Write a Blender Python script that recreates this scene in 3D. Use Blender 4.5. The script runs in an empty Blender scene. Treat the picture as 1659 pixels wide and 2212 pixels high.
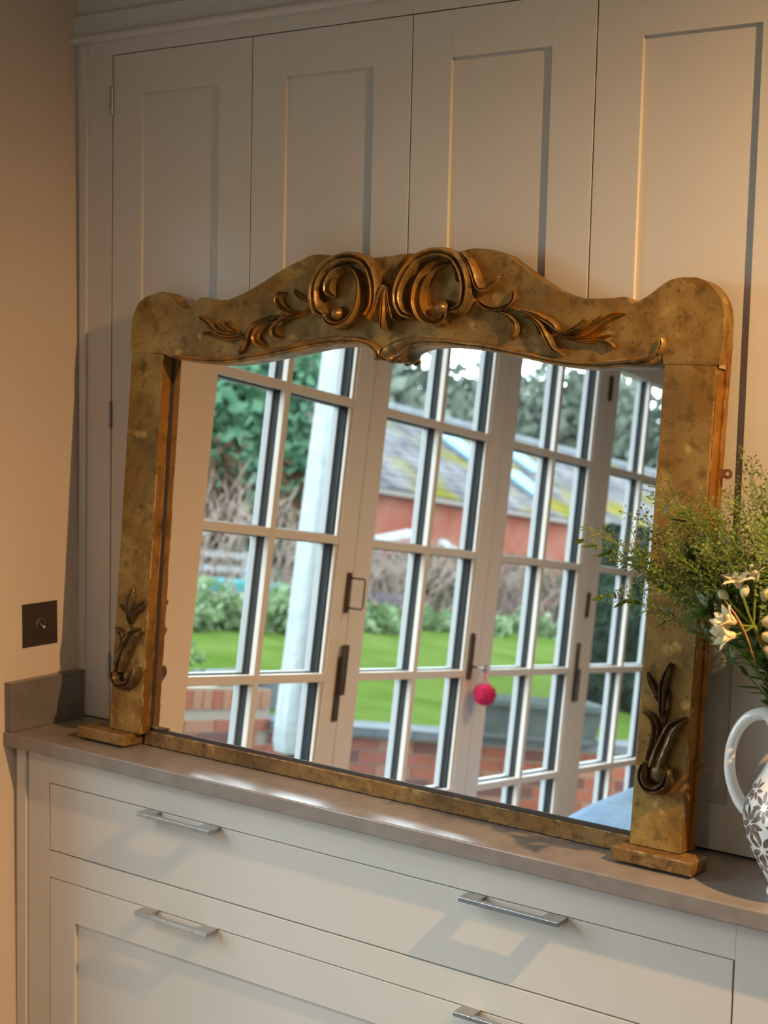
import bpy, bmesh, math, random
from mathutils import Vector, Matrix
import json

random.seed(7)
scene = bpy.context.scene
COL = scene.collection

# ------------------------------------------------------------------ camera
cam_d = bpy.data.cameras.new('camera')
cam = bpy.data.objects.new('camera', cam_d); COL.objects.link(cam)
YAW, PITCH, ROLL = 0.607889496, -0.0995662375, 0.0236811608
FPX = 3219.82
fwd = Vector((-math.sin(YAW)*math.cos(PITCH), math.cos(YAW)*math.cos(PITCH), math.sin(PITCH)))
r0 = Vector((math.cos(YAW), math.sin(YAW), 0)); u0 = r0.cross(fwd)
rt = math.cos(ROLL)*r0 + math.sin(ROLL)*u0
up = -math.sin(ROLL)*r0 + math.cos(ROLL)*u0
M = Matrix((rt, up, -fwd)).transposed().to_4x4()
M.translation = Vector((2.42302, -2.31257, 1.70049))
cam.matrix_world = M
cam_d.sensor_fit = 'VERTICAL'; cam_d.sensor_height = 36.0
cam_d.lens = FPX/2212*36
cam_d.clip_start = .05; cam_d.clip_end = 300
cam_d.dof.use_dof = True; cam_d.dof.focus_distance = 2.62; cam_d.dof.aperture_fstop = 5.0
scene.camera = cam

# ------------------------------------------------------------------ world, exposure
world = bpy.data.worlds.new('sky'); scene.world = world; world.use_nodes = True
wn = world.node_tree.nodes; wl = world.node_tree.links; wn.clear()
wo = wn.new('ShaderNodeOutputWorld'); bg = wn.new('ShaderNodeBackground')
tc = wn.new('ShaderNodeTexCoord'); sx = wn.new('ShaderNodeSeparateXYZ'); rp = wn.new('ShaderNodeValToRGB')
wl.new(tc.outputs['Generated'], sx.inputs[0]); wl.new(sx.outputs['Z'], rp.inputs[0]); wl.new(rp.outputs[0], bg.inputs['Color']); wl.new(bg.outputs[0], wo.inputs[0])
rp.color_ramp.elements[0].position = 0.0; rp.color_ramp.elements[0].color = (.80, .93, 1.0, 1)
rp.color_ramp.elements[1].position = 0.8; rp.color_ramp.elements[1].color = (.70, .86, 1.0, 1)
bg.inputs['Strength'].default_value = 14.2
scene.view_settings.view_transform = 'Standard'; scene.view_settings.look = 'None'
scene.view_settings.gamma = 1.0; scene.view_settings.use_curve_mapping = False
scene.view_settings.exposure = 0.0
cy = scene.cycles
cy.max_bounces = 8; cy.diffuse_bounces = 4; cy.glossy_bounces = 4; cy.transparent_max_bounces = 12; cy.transmission_bounces = 4
cy.sample_clamp_indirect = 4.0; cy.caustics_refractive = False
cy.use_denoising = True; cy.use_adaptive_sampling = True; cy.adaptive_threshold = .015
# daylight portal in the garden doorway (guides sampling of the sky, adds no light)
pd = bpy.data.lights.new('doorway_portal', 'AREA'); pd.shape = 'RECTANGLE'; pd.size = 4.35; pd.size_y = 2.2
pd.cycles.is_portal = True
po = bpy.data.objects.new('doorway_portal', pd); COL.objects.link(po)
po.location = (-.40, -2.76, 1.16)
po.rotation_euler = (math.pi/2, 0, -math.pi/2)   # faces +x, into the room

# ------------------------------------------------------------------ materials
def new_mat(name):
    m = bpy.data.materials.new(name); m.use_nodes = True
    return m, m.node_tree.nodes, m.node_tree.links, m.node_tree.nodes['Principled BSDF']

def mat(name, col, rough=.5, metal=0., col2=None, nscale=20., detail=4., contrast=(.35, .65), bump=0., bscale=None, bdist=.002, spec=None, stretch=None, coat=0., obj_coord=True):
    m, n, l, p = new_mat(name)
    p.inputs['Roughness'].default_value = rough; p.inputs['Metallic'].default_value = metal
    if spec is not None: p.inputs['Specular IOR Level'].default_value = spec
    if coat: p.inputs['Coat Weight'].default_value = coat; p.inputs['Coat Roughness'].default_value = .08
    p.inputs['Base Color'].default_value = (*col, 1)
    co = n.new('ShaderNodeTexCoord'); src = co.outputs['Object']
    if stretch:
        mp = n.new('ShaderNodeMapping'); mp.inputs['Scale'].default_value = stretch; l.new(src, mp.inputs[0]); src = mp.outputs[0]
    if col2 is not None:
        t = n.new('ShaderNodeTexNoise'); t.inputs['Scale'].default_value = nscale; t.inputs['Detail'].default_value = detail
        r = n.new('ShaderNodeValToRGB'); r.color_ramp.elements[0].position = contrast[0]; r.color_ramp.elements[1].position = contrast[1]
        r.color_ramp.elements[0].color = (*col, 1); r.color_ramp.elements[1].color = (*col2, 1)
        l.new(src, t.inputs['Vector']); l.new(t.outputs['Fac'], r.inputs[0]); l.new(r.outputs[0], p.inputs['Base Color'])
    if bump:
        t2 = n.new('ShaderNodeTexNoise'); t2.inputs['Scale'].default_value = bscale or nscale*3; t2.inputs['Detail'].default_value = 3
        b = n.new('ShaderNodeBump'); b.inputs['Strength'].default_value = bump; b.inputs['Distance'].default_value = bdist
        l.new(src, t2.inputs['Vector']); l.new(t2.outputs['Fac'], b.inputs['Height']); l.new(b.outputs[0], p.inputs['Normal'])
    return m

def gilt(name, base, dark, light, metal=.55, rough=.42, chips=True, scale=14., burnish=None):
    m, n, l, p = new_mat(name)
    co = n.new('ShaderNodeTexCoord'); src = co.outputs['Object']
    def noise(s, d, dist=0.):
        t = n.new('ShaderNodeTexNoise'); t.inputs['Scale'].default_value = s; t.inputs['Detail'].default_value = d; t.inputs['Distortion'].default_value = dist
        l.new(src, t.inputs['Vector']); return t.outputs['Fac']
    def ramp(f, a, b, ca=(0, 0, 0, 1), cb=(1, 1, 1, 1)):
        r = n.new('ShaderNodeValToRGB'); r.color_ramp.elements[0].position = a; r.color_ramp.elements[1].position = b
        r.color_ramp.elements[0].color = ca; r.color_ramp.elements[1].color = cb; l.new(f, r.inputs[0]); return r.outputs[0]
    def mix(f, a, b):
        x = n.new('ShaderNodeMix'); x.data_type = 'RGBA'
        l.new(f, x.inputs[0])
        for k, v in ((6, a), (7, b)):
            if isinstance(v, tuple): x.inputs[k].default_value = (*v, 1)
            else: l.new(v, x.inputs[k])
        return x.outputs[2]
    c = mix(ramp(noise(scale, 10), .42, .60), base, light)
    c = mix(ramp(noise(scale*.5, 6), .48, .74), c, dark)
    c = mix(ramp(noise(scale*2.6, 9), .52, .74), c, dark)
    c = mix(ramp(noise(scale*1.6, 9), .60, .70), c, tuple(min(1, x*1.35) for x in light))
    c = mix(ramp(noise(scale*11, 5), .60, .74), c, tuple(x*.5 for x in dark))
    if burnish:
        c = mix(ramp(noise(scale*.8, 4), .50, .70), c, burnish)  # random patches of burnished orange gold
    if chips:
        bv = n.new('ShaderNodeBevel'); bv.samples = 4; bv.inputs['Radius'].default_value = .0035
        g = n.new('ShaderNodeNewGeometry'); dt = n.new('ShaderNodeVectorMath'); dt.operation = 'DOT_PRODUCT'
        l.new(bv.outputs[0], dt.inputs[0]); l.new(g.outputs['Normal'], dt.inputs[1])
        e = ramp(dt.outputs['Value'], .93, .985, (1, 1, 1, 1), (0, 0, 0, 1))
        f = ramp(noise(scale*2.1, 6), .53, .58)
        mm = n.new('ShaderNodeMath'); mm.operation = 'MULTIPLY'; l.new(e, mm.inputs[0]); l.new(f, mm.inputs[1])
        c = mix(mm.outputs[0], c, (.50, .36, .22))
    l.new(c, p.inputs['Base Color'])
    p.inputs['Metallic'].default_value = metal; p.inputs['Specular IOR Level'].default_value = .25
    rr = ramp(noise(scale*2, 5), .3, .75, (rough-.10,)*3+(1,), (rough+.18,)*3+(1,)); l.new(rr, p.inputs['Roughness'])
    b = n.new('ShaderNodeBump'); b.inputs['Strength'].default_value = .5; b.inputs['Distance'].default_value = .002
    l.new(noise(scale*5, 6), b.inputs['Height']); l.new(b.outputs[0], p.inputs['Normal'])
    return m

MT = {}
MT['cab'] = mat('greige_paint', (.66, .618, .552), .42, bump=.05, bscale=260, bdist=.001)
MT['cab_dark'] = mat('shadow_gap', (.02, .016, .012), .9)
MT['wall'] = mat('plaster_pink_beige', (.66, .535, .42), .85, bump=.12, bscale=120, bdist=.001)
MT['ceil'] = mat('ceiling_white', (.62, .59, .55), .9)
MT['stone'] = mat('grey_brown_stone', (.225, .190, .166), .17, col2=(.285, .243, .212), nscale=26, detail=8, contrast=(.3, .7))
MT['stone_dimmed'] = mat('dimmed_worktop_stone', (.150, .130, .118), .24, col2=(.19, .166, .152), nscale=26, detail=8, contrast=(.3, .7))  # stone darkened for the upstand, its weaker light put into the colour
MT['steel'] = mat('brushed_steel', (.46, .44, .42), .22, 1.0)
MT['hinge'] = mat('hinge_metal', (.42, .37, .31), .35, 1.0)
MT['bronze'] = mat('dark_bronze_plate', (.10, .075, .055), .45, .7)
MT['gilt'] = gilt('aged_gilt_board', (.245, .122, .021), (.105, .055, .012), (.37, .222, .060), .30, .50, scale=15)
MT['gilt_side'] = gilt('gilt_side', (.24, .105, .015), (.12, .052, .009), (.29, .135, .022), .25, .5, scale=9)
MT['gilt_carve'] = gilt('gilt_carving', (.34, .19, .055), (.10, .060, .024), (.42, .27, .10), .55, .36, burnish=(.60, .27, .035), scale=22)
MT['gilt_dark'] = gilt('gilt_dark_carving', (.12, .074, .030), (.05, .032, .015), (.18, .115, .05), .45, .38, scale=22)
MT['foot'] = gilt('gilt_foot', (.21, .110, .030), (.075, .040, .014), (.29, .165, .055), .25, .45, scale=18)
MT['rebate'] = mat('dark_rebate', (.045, .028, .018), .5)
m, n, l, p = new_mat('mirror_silver')
p.inputs['Base Color'].default_value = (.90, .90, .885, 1); p.inputs['Metallic'].default_value = 1; p.inputs['Roughness'].default_value = 0.0
MT['mirror'] = m
MT['iron'] = mat('rusty_iron', (.20, .10, .045), .6, .6, col2=(.32, .17, .07), nscale=90)
MT['ceramic'] = mat('white_glaze', (.90, .90, .86), .12, coat=.6)
MT['print'] = mat('brown_print', (.10, .070, .055), .25, col2=(.26, .20, .17), nscale=70)
MT['stem'] = mat('green_stem', (.19, .25, .035), .5)
MT['stem2'] = mat('dark_green_leaf', (.035, .085, .012), .5, col2=(.09, .16, .025), nscale=30)
MT['pod'] = mat('green_pod', (.105, .165, .018), .5, col2=(.24, .29, .045), nscale=45)
MT['petal'] = mat('cream_petal', (.86, .76, .50), .5)
MT['bud'] = mat('cream_bud', (.66, .64, .36), .5)
MT['bract'] = mat('dry_bract', (.50, .26, .09), .6)
MT['dframe'] = mat('door_paint', (.66, .59, .515), .45)
MT['dframe_out'] = mat('door_paint_outside', (.25, .26, .26), .5)
MT['spacer'] = mat('glazing_spacer', (.006, .009, .011), .6, spec=.1)
m, n, l, p = new_mat('window_glass'); n.remove(p)
o_ = n['Material Output']; tr = n.new('ShaderNodeBsdfTransparent'); gl = n.new('ShaderNodeBsdfGlossy'); mx = n.new('ShaderNodeMixShader')
gl.inputs['Roughness'].default_value = .01; tr.inputs['Color'].default_value = (.94, .97, .965, 1); mx.inputs[0].default_value = .05
l.new(tr.outputs[0], mx.inputs[1]); l.new(gl.outputs[0], mx.inputs[2]); l.new(mx.outputs[0], o_.inputs['Surface'])
MT['glass'] = m
MT['floor'] = mat('floor_slate', (.10, .09, .08), .5, col2=(.14, .125, .11), nscale=5)  # dark tone chosen to cut light bounced off the unseen floor
MT['pompom'] = mat('pink_wool', (.62, .02, .10), .9)
MT['fleece'] = mat('blue_fleece', (.115, .20, .31), .95, col2=(.16, .25, .35), nscale=18, bump=.5, bscale=60, bdist=.01)
MT['oak'] = mat('oak_leg', (.35, .22, .11), .5)
MT['white_paint'] = mat('white_paint', (.21, .22, .22), .5, spec=0.0)
m, n, l, p = new_mat('lamp_lens'); p.inputs['Emission Color'].default_value = (1, .66, .34, 1); p.inputs['Emission Strength'].default_value = 6
MT['lens'] = m
# outdoors
def brickm(name):
    return mat(name, (0.1505, 0.0456, 0.0274), .9, col2=(0.1824, 0.0730, 0.0456), nscale=4.5, contrast=(.3, .7), bump=.3, bscale=40, bdist=.004, spec=0.0)
MT['brick'] = brickm('red_brick')
MT['brick2'] = mat('plum_brick', (0.0775, 0.0347, 0.0292), .9, col2=(0.1049, 0.0502, 0.0410), nscale=5, spec=0.0)
MT['brick3'] = mat('orange_brick', (0.1687, 0.0775, 0.0456), .9, col2=(0.1915, 0.1094, 0.0711), nscale=5, spec=0.0)
MT['mortar'] = mat('lime_mortar', (0.1687, 0.1414, 0.1094), .95, spec=0.0)
MT['coping'] = mat('coping_stone', (0.0897, 0.0953, 0.1017), .8, col2=(0.0655, 0.0690, 0.0719), nscale=6, spec=0.0)
MT['paving'] = mat('patio_stone', (0.0569, 0.0541, 0.0512), .85, col2=(0.0739, 0.0711, 0.0655), nscale=3, spec=0.0)
MT['grass'] = mat('lawn_grass', (.026, .046, .0065), .95, col2=(.048, .066, .016), nscale=1.6, detail=10, contrast=(.3, .7), bump=.8, bscale=25, bdist=.04, spec=0.0)
MT['soil'] = mat('garden_soil', (0.0170, 0.0128, 0.0086), .95, col2=(0.0313, 0.0242, 0.0170), nscale=5, spec=0.0)
MT['trough'] = mat('lead_trough', (0.0370, 0.0442, 0.0412), .7, col2=(0.0498, 0.0569, 0.0534), nscale=8, spec=0.0)
MT['canvas'] = mat('white_canvas', (0.1961, 0.2143, 0.2116), .9, bump=.6, bscale=7, bdist=.03, spec=0.0)
MT['pole'] = mat('parasol_pole', (0.0640, 0.0498, 0.0356), .6, spec=0.0)
def leafm(name, a, b, s=3.):
    return mat(name, a, .8, col2=b, nscale=s, detail=5, contrast=(.35, .65), spec=0.0)
MT['hedge'] = leafm('hedge_leaf', (0.0109, 0.0201, 0.0146), (0.0255, 0.0410, 0.0274))
MT['ever'] = leafm('evergreen_leaf', (0.0463, 0.1124, 0.0728), (0.1124, 0.2050, 0.1256), 1.2)
MT['ivy'] = leafm('pale_leaf', (0.0502, 0.0638, 0.0274), (0.0866, 0.0958, 0.0456), 1.5)
MT['herb'] = leafm('low_leaf', (0.1105, 0.1755, 0.0715), (0.2145, 0.2665, 0.1625), 6)
MT['twig'] = leafm('winter_twig', (.10, .072, .060), (.17, .13, .11), 3)
MT['rust'] = leafm('rust_leaf', (0.0818, 0.0462, 0.0264), (0.1067, 0.0640, 0.0391), 3)
MT['far_leaf'] = leafm('hazed_distant_leaf', (0.0891, 0.1102, 0.0891), (0.1416, 0.1573, 0.1258), .8)  # pale grey-green, distance haze mixed into the leaf colour
MT['bark'] = mat('bark', (0.0320, 0.0249, 0.0178), .9, spec=0.0)
MT['far_brick'] = mat('outhouse_brick', (.115, .036, .024), .9, col2=(.135, .062, .045), nscale=1.2, detail=8, spec=0.0)
MT['pool'] = mat('pool_cover', (0.0456, 0.1505, 0.1550), .4, spec=0.0)
MT['navy'] = mat('lounger_blue', (0.0320, 0.0462, 0.0783), .7, spec=0.0)
m, n, l, p = new_mat('mossy_tile')
co = n.new('ShaderNodeTexCoord')
def _nz(s, d):
    t = n.new('ShaderNodeTexNoise'); t.inputs['Scale'].default_value = s; t.inputs['Detail'].default_value = d; l.new(co.outputs['Object'], t.inputs['Vector']); return t
def _rp(src, a, b, ca, cb):
    r = n.new('ShaderNodeValToRGB'); r.color_ramp.elements[0].position = a; r.color_ramp.elements[1].position = b
    r.color_ramp.elements[0].color = (*ca, 1); r.color_ramp.elements[1].color = (*cb, 1); l.new(src, r.inputs[0]); return r.outputs[0]
b0 = _rp(_nz(2.2, 6).outputs['Fac'], .35, .65, (0.0383, 0.0374, 0.0420), (0.1003, 0.0948, 0.0948))
mfac = _rp(_nz(.55, 6).outputs['Fac'], .50, .62, (0, 0, 0), (1, 1, 1))
mcol = _rp(_nz(1.8, 4).outputs['Fac'], .35, .65, (0.0593, 0.0565, 0.0109), (0.0958, 0.0803, 0.0164))
mx = n.new('ShaderNodeMix'); mx.data_type = 'RGBA'; l.new(mfac, mx.inputs[0]); l.new(b0, mx.inputs[6]); l.new(mcol, mx.inputs[7]); l.new(mx.outputs[2], p.inputs['Base Color'])
p.inputs['Roughness'].default_value = .9; p.inputs['Specular IOR Level'].default_value = 0
MT['tile'] = m
MT['roof_glass'] = mat('rooflight_glass', (0.1067, 0.1622, 0.1964), .1, spec=0.0)

# ------------------------------------------------------------------ mesh helpers
class MB:
    def __init__(s): s.v = []; s.f = []
    def add(s, vs, fs):
        o = len(s.v); s.v += [tuple(x) for x in vs]; s.f += [tuple(i+o for i in f) for f in fs]; return s
    def box(s, x0, x1, y0, y1, z0, z1):
        return s.add([(x0, y0, z0), (x1, y0, z0), (x1, y1, z0), (x0, y1, z0), (x0, y0, z1), (x1, y0, z1), (x1, y1, z1), (x0, y1, z1)],
                     [(0, 3, 2, 1), (4, 5, 6, 7), (0, 1, 5, 4), (1, 2, 6, 5), (2, 3, 7, 6), (3, 0, 4, 7)])
    def tube(s, pts, rad, n=6, caps=True):
        pts = [Vector(p) for p in pts]; N = len(pts)
        rads = rad if isinstance(rad, (list, tuple)) else [rad]*N
        o = len(s.v); ref = None
        for i, p in enumerate(pts):
            t = (pts[min(i+1, N-1)]-pts[max(i-1, 0)]).normalized()
            if ref is None:
                ref = t.orthogonal().normalized()
            ref = (ref-t*ref.dot(t)).normalized() if (ref-t*ref.dot(t)).length > 1e-6 else t.orthogonal().normalized()
            b = t.cross(ref)
            for k in range(n):
                a = 2*math.pi*k/n; s.v.append(tuple(p+(ref*math.cos(a)+b*math.sin(a))*rads[i]))
        for i in range(N-1):
            for k in range(n):
                a = o+i*n+k; b2 = o+i*n+(k+1) % n; s.f.append((a, b2, b2+n, a+n))
        if caps:
            s.f.append(tuple(o+k for k in reversed(range(n)))); s.f.append(tuple(o+(N-1)*n+k for k in range(n)))
        return s
    def lathe(s, prof, cx=0, cy_=0, n=32, closed=False):
        o = len(s.v); m = len(prof)
        for r, z in prof:
            for k in range(n):
                a = 2*math.pi*k/n; s.v.append((cx+r*math.cos(a), cy_+r*math.sin(a), z))
        for i in range(m-1):
            for k in range(n):
                a = o+i*n+k; b = o+i*n+(k+1) % n; s.f.append((a, b, b+n, a+n))
        s.f.append(tuple(o+k for k in reversed(range(n)))); s.f.append(tuple(o+(m-1)*n+k for k in range(n)))
        return s
    def prism(s, poly, y0, y1):                     # polygon in (x,z) extruded along y
        o = len(s.v); N = len(poly)
        s.v += [(x, y0, z) for x, z in poly]+[(x, y1, z) for x, z in poly]
        s.f.append(tuple(o+i for i in range(N))); s.f.append(tuple(o+N+i for i in reversed(range(N))))
        for i in range(N):
            j = (i+1) % N; s.f.append((o+j, o+i, o+N+i, o+N+j))
        return s
    def quad(s, a, b, c, d): return s.add([a, b, c, d], [(0, 1, 2, 3)])

def link(name, me, parent=None):
    o = bpy.data.objects.new(name, me); COL.objects.link(o)
    if parent is not None: o.parent = parent
    return o

def obj(name, mb, material, parent=None, smooth=None, bevel=0., origin=None, seg=2, fixn=True, solid=0.):
    me = bpy.data.meshes.new(name); vs = mb.v
    if origin is not None: vs = [(x-origin[0], y-origin[1], z-origin[2]) for x, y, z in vs]
    me.from_pydata(vs, [], mb.f)
    if fixn:
        bm = bmesh.new(); bm.from_mesh(me); bmesh.ops.recalc_face_normals(bm, faces=bm.faces); bm.to_mesh(me); bm.free()
    me.materials.append(material if not isinstance(material, str) else MT[material])
    if smooth is not None:
        me.shade_smooth(); me.set_sharp_from_angle(angle=math.radians(smooth))
    o = link(name, me, parent)
    if origin is not None: o.location = origin
    if bevel:
        b = o.modifiers.new('bevel', 'BEVEL'); b.width = bevel; b.segments = seg; b.limit_method = 'ANGLE'; b.angle_limit = math.radians(40); b.harden_normals = False
    if solid:
        b = o.modifiers.new('solid', 'SOLIDIFY'); b.thickness = solid
    return o

def empty(name, loc=(0, 0, 0), rot=(0, 0, 0), parent=None):
    o = bpy.data.objects.new(name, None); o.empty_display_size = .05; COL.objects.link(o); o.location = loc; o.rotation_euler = rot
    if parent is not None: o.parent = parent
    return o

def tag(o, label, cat=None, group=None, kind=None):
    o['label'] = label
    if cat: o['category'] = cat
    if group: o['group'] = group
    if kind: o['kind'] = kind
    return o

def lbl(o, label): o['label'] = label; return o

def boxobj(name, b, material, parent=None, bevel=0., origin=None):
    return obj(name, MB().box(*b), material, parent, bevel=bevel, origin=origin)

def catmull(pts, k=6):
    pts = [Vector(p) for p in pts]; out = []
    for i in range(len(pts)-1):
        p0 = pts[max(i-1, 0)]; p1 = pts[i]; p2 = pts[i+1]; p3 = pts[min(i+2, len(pts)-1)]
        for j in range(k):
            t = j/k
            out.append(.5*((2*p1)+(p2-p0)*t+(2*p0-5*p1+4*p2-p3)*t*t+(3*p1-p0-3*p2+p3)*t**3))
    out.append(pts[-1]); return out

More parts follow.
